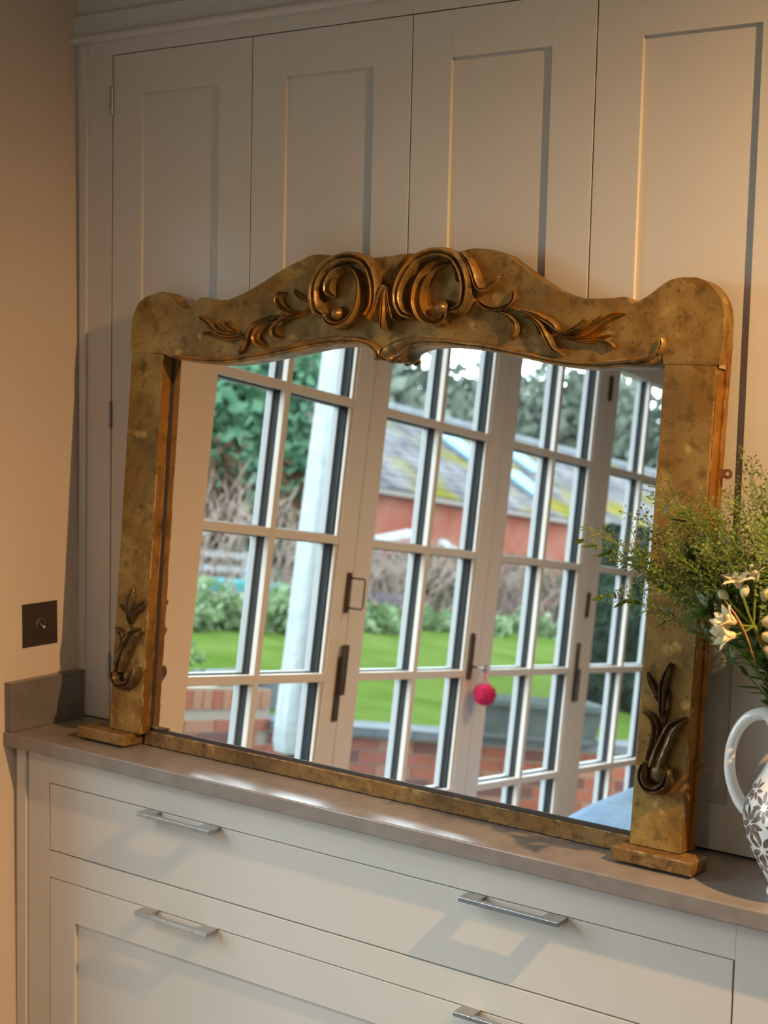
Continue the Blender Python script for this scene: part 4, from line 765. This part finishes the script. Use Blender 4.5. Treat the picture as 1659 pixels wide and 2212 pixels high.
# key with pompom hanging from the second door
kx, ky = XW+TPH*(-2.241)+.004, -2.241
kp = empty('key_with_pompom', (kx, ky, .985)); tag(kp, 'pink woolly pompom hanging from a key in the garden door', 'pompom')
obj('key', MB().tube([(-.004, 0, 0), (.040, 0, 0)], .004, 10).tube([(.040, -.012, 0), (.050, -.009, .009), (.054, 0, .012), (.050, .009, .009), (.048, .012, 0), (.050, .009, -.009), (.054, 0, -.012), (.050, -.009, -.009), (.040, -.012, 0)], .003, 6), 'steel', kp, smooth=60)
obj('cord', MB().tube([(.050, 0, -.008), (.052, .003, -.026), (.056, 0, -.046)], .002, 6), 'pompom', kp)
mb = MB(); rr = random.Random(5); C0 = Vector((.058, 0, -.088)); R0 = .045
bm = bmesh.new(); bmesh.ops.create_icosphere(bm, subdivisions=3, radius=R0*.82); mb.add([tuple(C0+v.co) for v in bm.verts], [tuple(v.index for v in f.verts) for f in bm.faces]); bm.free()
for i in range(1400):
    d = Vector((rr.gauss(0, 1), rr.gauss(0, 1), rr.gauss(0, 1))).normalized(); s = d.orthogonal().normalized()*.0012; p = C0+d*R0*.7; q = C0+(d+Vector((rr.gauss(0, .1), rr.gauss(0, .1), rr.gauss(0, .1)))).normalized()*R0*(.95+.12*rr.random())
    mb.add([p-s, p+s, q], [(0, 1, 2)])
obj('woolly_ball', mb, 'pompom', kp, fixn=False)
# stool under a pale blue fleece near the doors
sb = empty('fleece_covered_stool', (.70, -2.42, 0)); tag(sb, 'low stool under a pale blue fleece throw, seen in the mirror', 'stool')
mb = MB(); nx, ny = 28, 36; rr = random.Random(2)
def fl_z(a, b):
    r = max(abs(a), abs(b)); e = (abs(a)**5+abs(b)**5)**.2
    z = .66-.10*max(0, e-.62)**2*7+.014*math.sin(5*a+2*b)+.012*math.sin(3.1*b-1.7*a+1)
    return z
for i in range(nx+1):
    for j in range(ny+1):
        a = -1+2*i/nx; b = -1+2*j/ny; mb.v.append((a*.44, b*.58, fl_z(a, b)))
for i in range(nx):
    for j in range(ny): q = i*(ny+1)+j; mb.f.append((q, q+ny+1, q+ny+2, q+1))
# hanging skirt
rim = [i*(ny+1) for i in range(nx+1)]+[nx*(ny+1)+j for j in range(1, ny+1)]+[i*(ny+1)+ny for i in range(nx-1, -1, -1)]+[j for j in range(ny-1, 0, -1)]
base_i = len(mb.v)
for k, q in enumerate(rim):
    x, y, z = mb.v[q]; f = 1.03+.03*math.sin(k*.9); mb.v.append((x*f, y*f, .16+.03*math.sin(k*.35)))
Nr = len(rim)
for k in range(Nr): mb.f.append((rim[k], rim[(k+1) % Nr], base_i+(k+1) % Nr, base_i+k))
obj('fleece_throw', mb, 'fleece', sb, smooth=60)
obj('seat', MB().box(-.38, .38, -.52, .52, .30, .50), 'oak', sb, bevel=.01)
for sx_ in (-1, 1):
    for sy_ in (-1, 1): obj('leg', MB().tube([(sx_*.33, sy_*.46, 0), (sx_*.32, sy_*.45, .31)], [.018, .026], 10), 'oak', sb, smooth=60)

# ------------------------------------------------------------------ garden
def plane_grid(fn, x0, x1, y0, y1, nx, ny):
    mb = MB()
    for i in range(nx+1):
        for j in range(ny+1):
            x = x0+(x1-x0)*i/nx; y = y0+(y1-y0)*j/ny; mb.v.append((x, y, fn(x, y)))
    for i in range(nx):
        for j in range(ny): q = i*(ny+1)+j; mb.f.append((q, q+1, q+ny+2, q+ny+1))
    return mb
tag(obj('ground', plane_grid(lambda x, y: -.26, -120, -.30, -140, 60, 24, 24), 'soil', fixn=False), 'bare garden earth beyond the lawn', kind='structure')
pat = tag(boxobj('patio', (-3.1, -.37, -9, 1.5, -.24, -.165), 'mortar'), 'stone patio outside the garden doors', kind='structure')
me = None
for i in range(4):
    for j in range(14):
        if me is None:
            t = obj('slab', MB().box(-.31, .31, -.31, .31, -.17, -.145), 'paving', pat, bevel=.004); me = t.data
        else: t = link('slab', me, pat)
        t.location = (-.75-.64*i, .9-.64*j, 0)
def lawn_z(x, y):
    z = .235+.040*(-x-2)
    return z+.02*math.sin(1.3*x+.7*y)+.012*math.sin(2.9*y)
LW = MB(); NXL, NYL = 24, 50
for j in range(NYL+1):
    y = -1.0-14*j/NYL
    xf = -3.38+(.40)*(min(0, -y-.6-4.15)+4.15)/4.15 if y > -4.75 else -2.95+1.95*min(1, (-4.75-y)/2.45)
    xf -= .16
    if y > -4.7: xf = -4.5
    for i in range(NXL+1):
        x = xf+(-7.4-xf)*i/NXL; LW.v.append((x, y, lawn_z(x, y)))
for j in range(NYL):
    for i in range(NXL): q = j*(NXL+1)+i; LW.f.append((q, q+1, q+NXL+2, q+NXL+1))
tag(obj('lawn', LW, 'grass', smooth=80), 'bright green lawn above the brick retaining wall', 'lawn', kind='stuff')
tag(obj('flower_bed', plane_grid(lambda x, y: .42+.035*(-7.2-x)+.05*math.sin(3*x+2*y), -14, -7.2, -24, 0, 20, 40), 'soil', smooth=80), 'bare flower bed behind the lawn', kind='structure')
tag(obj('border_bed', plane_grid(lambda x, y: .46+.03*math.sin(5*x+3*y), -4.62, -3.1, -4.85, -.9, 12, 20), 'soil', smooth=80), 'narrow soil bed between wall top and lawn', kind='structure')
# brick retaining wall
gw = empty('garden_wall', (-3, -4.7, -.15)); gw.location = (0, 0, 0); tag(gw, 'red brick retaining wall between patio and lawn', kind='structure')
BL, BH, BD = .215, .065, .10
bme = {}
def brick(kind, parent, loc, ang, dims):
    key = (kind, dims)
    if key not in bme:
        a, b, c = dims; o = obj('brick', MB().box(-a/2, a/2, 0, b, 0, c), kind, parent, bevel=0); bme[key] = o.data
    else: o = link('brick', bme[key], parent)
    o.location = loc; o.rotation_euler = (0, 0, ang); return o
rr = random.Random(9)
def wall_run(p, q, z0, z1, soldier):
    p = Vector(p); q = Vector(q); d = q-p; Ln = d.length; d /= Ln; nrm = Vector((-d.y, d.x)); nrm = nrm if nrm.x > 0 else -nrm       # towards the house
    ang = math.atan2(d.y, d.x)
    bk_ = MB(); a = p-nrm*.002; b = q-nrm*.002; c = q-nrm*.21; e = p-nrm*.21
    bk_.v = [(v.x, v.y, z0) for v in (a, b, c, e)]+[(v.x, v.y, z1-.002) for v in (a, b, c, e)]
    bk_.f = [(0, 1, 2, 3), (7, 6, 5, 4), (0, 4, 5, 1), (1, 5, 6, 2), (2, 6, 7, 3), (3, 7, 4, 0)]
    obj('mortar_core', bk_, 'mortar', gw)
    flip = math.pi if (Vector((-math.sin(ang), math.cos(ang))).dot(nrm) > 0) else 0
    row = 0; z = z0+.01; top = z1-(.115 if soldier else 0)
    while z+BH <= top+.001:
        x = -.11*(row % 2)+.11
        while x < Ln:
            pos = p+d*x+nrm*.006; brick(rr.choice(['brick', 'brick', 'brick2', 'brick3']), gw, (pos.x, pos.y, z), ang+(math.pi if flip else 0), (BL, .10, BH)); x += BL+.010
        z += BH+.010; row += 1
    if soldier:
        x = .04
        while x < Ln:
            pos = p+d*x+nrm*.006; brick(rr.choice(['brick', 'brick2', 'brick3']), gw, (pos.x, pos.y, z1-.107), ang+(math.pi if flip else 0), (BH, .10, .105)); x += BH+.010
    return d, nrm, Ln, p
wall_run((-3.22, -2.3), (-2.95, -4.62), -.15, .47, True)
d, nrm, Ln, p = wall_run((-2.95, -4.62), (-1.0, -7.05), -.15, .245, False)
k = 0; x = .22
while x < Ln:
    o = obj('coping', MB().box(-.215, .215, -.05, .26, 0, .05), 'coping', gw, bevel=.006) if k == 0 else link('coping', cop, gw)
    if k == 0: cop = o.data
    pos = p+d*x-nrm*.0; o.location = (pos.x, pos.y, .248); o.rotation_euler = (0, 0, math.atan2(d.y, d.x)+(math.pi if Vector((-d.y, d.x)).dot(nrm) > 0 else 0)); x += .436; k += 1
if k:
    for b in [c_ for c_ in gw.children if c_.name.startswith('coping') and not c_.modifiers]:
        pass
# stone step block on the wall corner
tag(boxobj('stone_block', (-3.62, -3.20, -5.06, -4.66, .30, .50), 'coping', bevel=.01), 'pale stone block at the end of the higher brick wall', 'stone block')
# trough on the wall
tr_ = empty('lead_trough', (-1.93, -5.92, .30)); tr_.rotation_euler = (0, 0, math.atan2(d.y, d.x)); tag(tr_, 'grey green trough planter on the brick wall', 'planter')
mb = MB(); rg = [(.36, .13, 0), (.40, .16, .20), (.44, .19, .20), (.44, .19, .235), (.40, .16, .235), (.38, .14, .20)]
for a, b, z in rg: mb.v += [(-a, -b, z), (a, -b, z), (a, b, z), (-a, b, z)]
for i in range(len(rg)-1): mb.f += [(4*i+q, 4*i+(q+1) % 4, 4*i+4+(q+1) % 4, 4*i+4+q) for q in range(4)]
mb.f += [(3, 2, 1, 0)]; n4 = 4*(len(rg)-1); mb.f.append((n4, n4+1, n4+2, n4+3))
obj('box', mb, 'trough', tr_); obj('base_rim', MB().box(-.42, .42, -.17, .17, -.0, .03), 'trough', tr_, bevel=.005)
# parasol in its cover
px_, py_ = -2.42, -4.17
pa = empty('closed_parasol', (px_, py_, -.145)); tag(pa, 'tall closed garden parasol in a white canvas cover', 'parasol')
obj('pole', MB().tube([(0, 0, .05), (0, 0, 3.3)], .028, 12), 'pole', pa, smooth=60)
obj('base', MB().lathe([(.30, 0), (.30, .05), (.06, .09), (.04, .16)], n=28), 'trough', pa, smooth=40)
mb = MB(); N = 40; zz = [.36, .365, .42, .6, 1.0, 1.5, 2.0, 2.5, 2.9, 3.2, 3.3]; rad = [.02, .085, .098, .099, .094, .086, .078, .068, .060, .052, .02]
for i, (z, r) in enumerate(zip(zz, rad)):
    for k in range(N):
        a = 2*math.pi*k/N; f = 1+.07*math.sin(6*a+.9*z)+.04*math.sin(11*a-2*z); mb.v.append((r*f*math.cos(a), r*f*math.sin(a), z))
for i in range(len(zz)-1): mb.f += [(i*N+k, i*N+(k+1) % N, (i+1)*N+(k+1) % N, (i+1)*N+k) for k in range(N)]
obj('cover', mb, 'canvas', pa, smooth=60)

# planting
def cloud(n, rx_, ry_, rz_, size, seed, shell=.5, flat=.0):
    r_ = random.Random(seed); mb = MB()
    for i in range(n):
        d_ = Vector((r_.gauss(0, 1), r_.gauss(0, 1), r_.gauss(0, 1))).normalized(); f = shell+(1-shell)*r_.random()
        lump = 1+.22*math.sin(5*d_.x+seed)+.18*math.sin(6*d_.z-seed)+.15*math.sin(7*d_.y)
        p_ = Vector((d_.x*rx_, d_.y*ry_, d_.z*rz_))*f*lump; u_ = Vector((r_.gauss(0, 1), r_.gauss(0, 1), r_.gauss(0, 1))).normalized(); v_ = u_.orthogonal().normalized(); s_ = size*(.5+r_.random())
        mb.add([p_-u_*s_, p_+v_*s_*.6, p_+u_*s_, p_-v_*s_*.6], [(0, 1, 2, 3)])
    return mb
def plant(name, loc, r, n, size, m_, seed, label, cat, group=None, trunk=None, shell=.45):
    e = empty(name, loc); tag(e, label, cat, group)
    o = obj('foliage', cloud(n, r[0], r[1], r[2], size, seed, shell), m_, e, fixn=False); o.location = (0, 0, (trunk or 0)+r[2]*.85)
    if trunk is not None:
        obj('trunk', MB().tube([(0, 0, -.3), (.05, .05, trunk*.6), (0, 0, trunk+r[2])], [.16, .12, .05], 8), 'bark', e, smooth=60)
    return e
def twigs(name, loc, h, w_, n, m_, seed, label):
    r_ = random.Random(seed); mb = MB()
    for i in range(n):
        b_ = Vector((r_.gauss(0, .25)*w_, r_.gauss(0, .25)*w_, 0)); t_ = b_+Vector((r_.gauss(0, .35)*w_, r_.gauss(0, .35)*w_, h*(.6+.5*r_.random()))); m2 = b_.lerp(t_, .5)+Vector((r_.gauss(0, .06), r_.gauss(0, .06), 0))
        mb.tube([b_, m2, t_], [.010, .008, .004], 3, False)
        for k in range(3):
            q_ = m2.lerp(t_, r_.random()); mb.tube([q_, q_+Vector((r_.gauss(0, .15), r_.gauss(0, .15), .12+.15*r_.random()))], [.006, .003], 3, False)
    e = empty(name, loc); tag(e, label, 'shrub', 'bare winter shrubs'); obj('branches', mb, m_, e, fixn=False); return e
for i, (x, y, r_) in enumerate(((-6.9, -8.1, .42), (-7.1, -8.9, .5), (-6.8, -9.7, .45), (-7.2, -10.5, .5), (-7.0, -11.4, .4), (-7.1, -12.6, .42), (-7.0, -13.8, .4), (-7.1, -15.2, .4))):
    plant('low_shrub', (x, y, .26), (r_, r_*1.1, r_*.62), 900, .055, 'herb', 20+i, 'low pale green perennial clump at the lawn edge, %s from the cupboard end' % ORD[i], 'shrub', 'perennial clumps along the lawn')
for i, (x, y) in enumerate(((-3.55, -4.35), (-3.9, -4.6), (-3.6, -3.8), (-4.2, -4.2))):
    plant('wall_plant', (x, y, .50), (.20, .22, .09), 350, .03, 'herb', 50+i, 'small leafy plant in the bed above the brick wall, %s of the row' % ORD[i], 'plant', 'plants along the wall top')
for i, (x, y, h_, m_) in enumerate(((-8.3, -9.3, 1.2, 'twig'), (-8.6, -10.4, 1.5, 'twig'), (-8.4, -11.3, 1.3, 'twig'), (-8.8, -12.2, 1.2, 'twig'), (-8.3, -13.4, .9, 'twig'), (-8.7, -14.6, .9, 'twig'), (-9.0, -16.0, .9, 'twig'), (-8.8, -17.4, .8, 'twig'), (-9.0, -18.8, .8, 'twig'))):
    twigs('bare_shrub', (x, y, .5), h_, 1.0, 26 if i < 4 else 55, m_, 70+i, 'bare brown winter shrub in the flower bed, %s from the pool' % ORD[i])
for i, (x, y, a, b) in enumerate(((-9.4, -12.9, .5, .5), (-9.2, -15.3, .6, .45), (-9.5, -17.2, .7, .45), (-9.4, -19.0, .6, .5), (-9.3, -20.8, .7, .5), (-9.2, -14.2, .4, .35))):
    plant('leafy_shrub', (x, y, .55), (a, a, b), 700, .06, 'ivy', 90+i, 'pale leafy shrub in front of the outhouse, %s planted' % ORD[i], 'shrub', 'pale shrubs before the outhouse')
for i, (x, y, h_) in enumerate(((-10.6, -12.4, .85), (-10.9, -13.3, .95), (-10.7, -14.1, .85))):
    plant('rust_shrub', (x, y, .8), (.30, .30, h_), 600, .07, 'rust', 110+i, 'upright shrub with rusty winter leaves, %s from the left' % ORD[i], 'shrub', 'rusty upright shrubs', shell=.2)
for i, (x, y, r_, h_) in enumerate(((-12.4, -13.6, 1.25, 3.6), (-12.9, -15.2, 1.2, 3.4), (-13.3, -16.7, 1.15, 3.7), (-14.9, -16.2, 1.3, 4.2), (-11.6, -11.6, 1.3, 3.4))):
    plant('evergreen_tree', (x, y, .5), (r_, r_, h_), 4200, .13, 'ever', 130+i, ['evergreen tree left of the parasol', 'evergreen tree nearest the garden store', 'evergreen tree beside the outhouse gable', 'tallest evergreen, behind the others', 'evergreen tree closest to the pool'][i], 'tree', 'evergreen trees', trunk=.6)
for i, (x, y, r_, h_, t_, m_) in enumerate(((-24, -33, 3.4, 3.0, 1.8, 'far_leaf'), (-27, -41, 4.0, 3.0, 2.0, 'far_leaf'), (-26, -51, 3.6, 3.9, 2.3, 'far_leaf'), (-28, -61, 3.4, 4.2, 2.3, 'far_leaf'), (-25, -72, 4.4, 4.0, 1.8, 'far_leaf'), (-38, -47, 4, 3.4, 2, 'far_leaf'), (-34, -57, 2.6, 4.6, 1.6, 'far_leaf'), (-42, -72, 3.6, 5.2, 2.0, 'far_leaf'))):
    plant('far_tree', (x, y, .5), (r_, r_, h_), 6500, .26, m_, 150+i, 'tall tree showing over the outhouse roof, %s from the gable' % ORD[i], 'tree', 'trees behind the outhouse', trunk=t_, shell=.3)
mb = MB(); r_ = random.Random(77)
for i in range(9000):
    x = r_.uniform(-3.2, -.5); z = r_.uniform(-.2, 1.72); y = -9.25+.42*(1 if r_.random() > .35 else r_.uniform(-1, 1))+.06*math.sin(4*x+3*z)+.04*math.sin(9*z)
    if r_.random() < .12: z = 1.70+.05*r_.random(); y = r_.uniform(-9.6, -8.85)
    u_ = Vector((r_.gauss(0, 1), r_.gauss(0, 1), r_.gauss(0, 1))).normalized(); v_ = u_.orthogonal(); s_ = .035*(.6+.8*r_.random()); p_ = Vector((x, y, z)); mb.add([p_-u_*s_, p_+v_*s_*.6, p_+u_*s_, p_-v_*s_*.6], [(0, 1, 2, 3)])
hd = empty('clipped_hedge', (-1.9, -9.2, -.15)); tag(hd, 'dark clipped hedge at the end of the patio', 'hedge')
o = obj('foliage', mb, 'hedge', hd, fixn=False); o.location = (1.9, 9.2, .15); obj('core', MB().box(-1.25, 1.35, -.33, .28, .02, 1.78), 'hedge', hd)
# fence, pool, white garden swing
fe = empty('white_fence', (-10.3, -15.5, .50)); tag(fe, 'white post and rail fence by the pool', 'fence')
for k in range(12): obj('post', MB().box(-.04, .04, -6+k*1.05-.04, -6+k*1.05+.04, 0, .60), 'white_paint', fe)
for z in (.32, .50): obj('rail', MB().box(-.02, .02, -6.1, 5.7, z, z+.08), 'white_paint', fe)
pl_ = empty('swimming_pool', (-9.3, -11.9, .50)); tag(pl_, 'raised pool with white sides and turquoise water, glimpsed behind bare shrubs', 'pool')
obj('side', MB().box(-.5, .5, -1.7, 1.7, 0, .17), 'white_paint', pl_, bevel=.02); obj('water', MB().box(-.47, .52, -1.72, 1.67, .17, .27), 'pool', pl_)
tag(obj('blue_lounger_cushion', MB().box(-.3, .3, -.6, .6, 0, .14), 'navy', bevel=.03), 'navy garden cushion lying by the pool', 'cushion').location = (-8.9, -14.3, .60)
sg = empty('garden_swing', (-10.4, -17.2, .55)); tag(sg, 'white frame of a garden swing before the outhouse', 'garden swing')
def beam(n_, a, b, t=.05): obj(n_, MB().tube([a, b], t, 4), 'white_paint', sg)
beam('canopy_beam', (0, 1.05, .90), (0, .1, 1.08), .075); beam('canopy_beam', (0, .1, 1.08), (0, -.45, .92), .075); beam('canopy_beam', (0, -.85, 1.00), (0, -1.75, .72), .075)
beam('upright', (0, 1.0, 0), (0, .9, .92)); beam('upright', (0, -1.75, 0), (0, -1.7, .75), .06); beam('seat_rail', (0, 1.0, .35), (0, -1.7, .32), .06)
ob = empty('stone_pillar', (-8.6, -20.0, .55)); tag(ob, 'pale weathered stone pillar among the shrubs', 'pillar')
obj('shaft', MB().box(-.17, .17, -.17, .17, .08, .95), 'canvas', ob, bevel=.02); obj('plinth', MB().box(-.24, .24, -.24, .24, 0, .08), 'canvas', ob, bevel=.01); obj('cap', MB().box(-.22, .22, -.22, .22, .95, 1.03), 'canvas', ob, bevel=.02)
# brick outhouse with a mossy tiled roof
oh = empty('brick_outhouse', (-12, -32, .4)); tag(oh, 'long red brick outhouse with a mossy tiled roof', 'building')
def ob_(n_, b, m_, bev=0): return obj(n_, MB().box(b[0]+12, b[1]+12, b[2]+32, b[3]+32, b[4]-.4, b[5]-.4), m_, oh, bevel=bev)
ob_('wall', (-18.4, -12.15, -52, -17.6, .3, 2.38), 'far_brick'); ob_('gutter', (-12.10, -11.90, -52, -17.4, 2.27, 2.36), 'rebate')
roof = empty('roof', (0, 0, 0), parent=oh); rows = 15
xe, ze, xr_, zr = -11.85, 2.36, -15.2, 4.22
for k in range(rows):
    t0 = k/rows; t1 = (k+1.25)/rows
    a = (xe+(xr_-xe)*t0+12, ze+(zr-ze)*t0-.4+.05); b = (xe+(xr_-xe)*min(t1, 1)+12, ze+(zr-ze)*min(t1, 1)-.4+.01)
    obj('tile_course', MB().add([(a[0], -20, a[1]), (a[0], 14.6, a[1]), (b[0], 14.6, b[1]), (b[0], -20, b[1]), (a[0], -20, a[1]-.05), (a[0], 14.6, a[1]-.05), (b[0], 14.6, b[1]-.05), (b[0], -20, b[1]-.05)],
        [(0, 1, 2, 3), (7, 6, 5, 4), (0, 4, 5, 1), (1, 5, 6, 2), (2, 6, 7, 3), (3, 7, 4, 0)]), 'tile', roof)
obj('back_slope', MB().add([(-3.2, -20, 3.84), (-3.2, 14.6, 3.84), (-6.5, 14.6, 1.98), (-6.5, -20, 1.98)], [(0, 1, 2, 3)]), 'tile', roof); obj('ridge', MB().tube([(-3.2, -20, 3.86), (-3.2, 14.6, 3.86)], .11, 8), 'coping', roof, smooth=60)
obj('gable', MB().add([(-.15, 14.4, 1.98), (-3.2, 14.4, 3.80), (-6.4, 14.4, 1.98)], [(0, 1, 2)]), 'far_brick', oh, fixn=False)
for y, t in ((8.05, .62), (5.35, .62), (7.1, .30)):
    x_ = xe+(xr_-xe)*t+12; z_ = ze+(zr-ze)*t-.4+.08; sl = math.atan2(zr-ze, xe-xr_)
    g = obj('rooflight', MB().box(-.5, .5, -.42, .42, -.02, .05), 'roof_glass', roof); g.location = (x_, y, z_); g.rotation_euler = (0, sl, 0)
sh = tag(boxobj('garden_store', (-15.2, -13.6, -20.5, -17.2, .4, 1.85), 'coping', bevel=.02), 'low grey garden store behind the parasol', 'shed')
obj('roof_slab', MB().box(-15.3, -13.5, -20.6, -17.1, 1.85, 1.95), 'tile', sh)
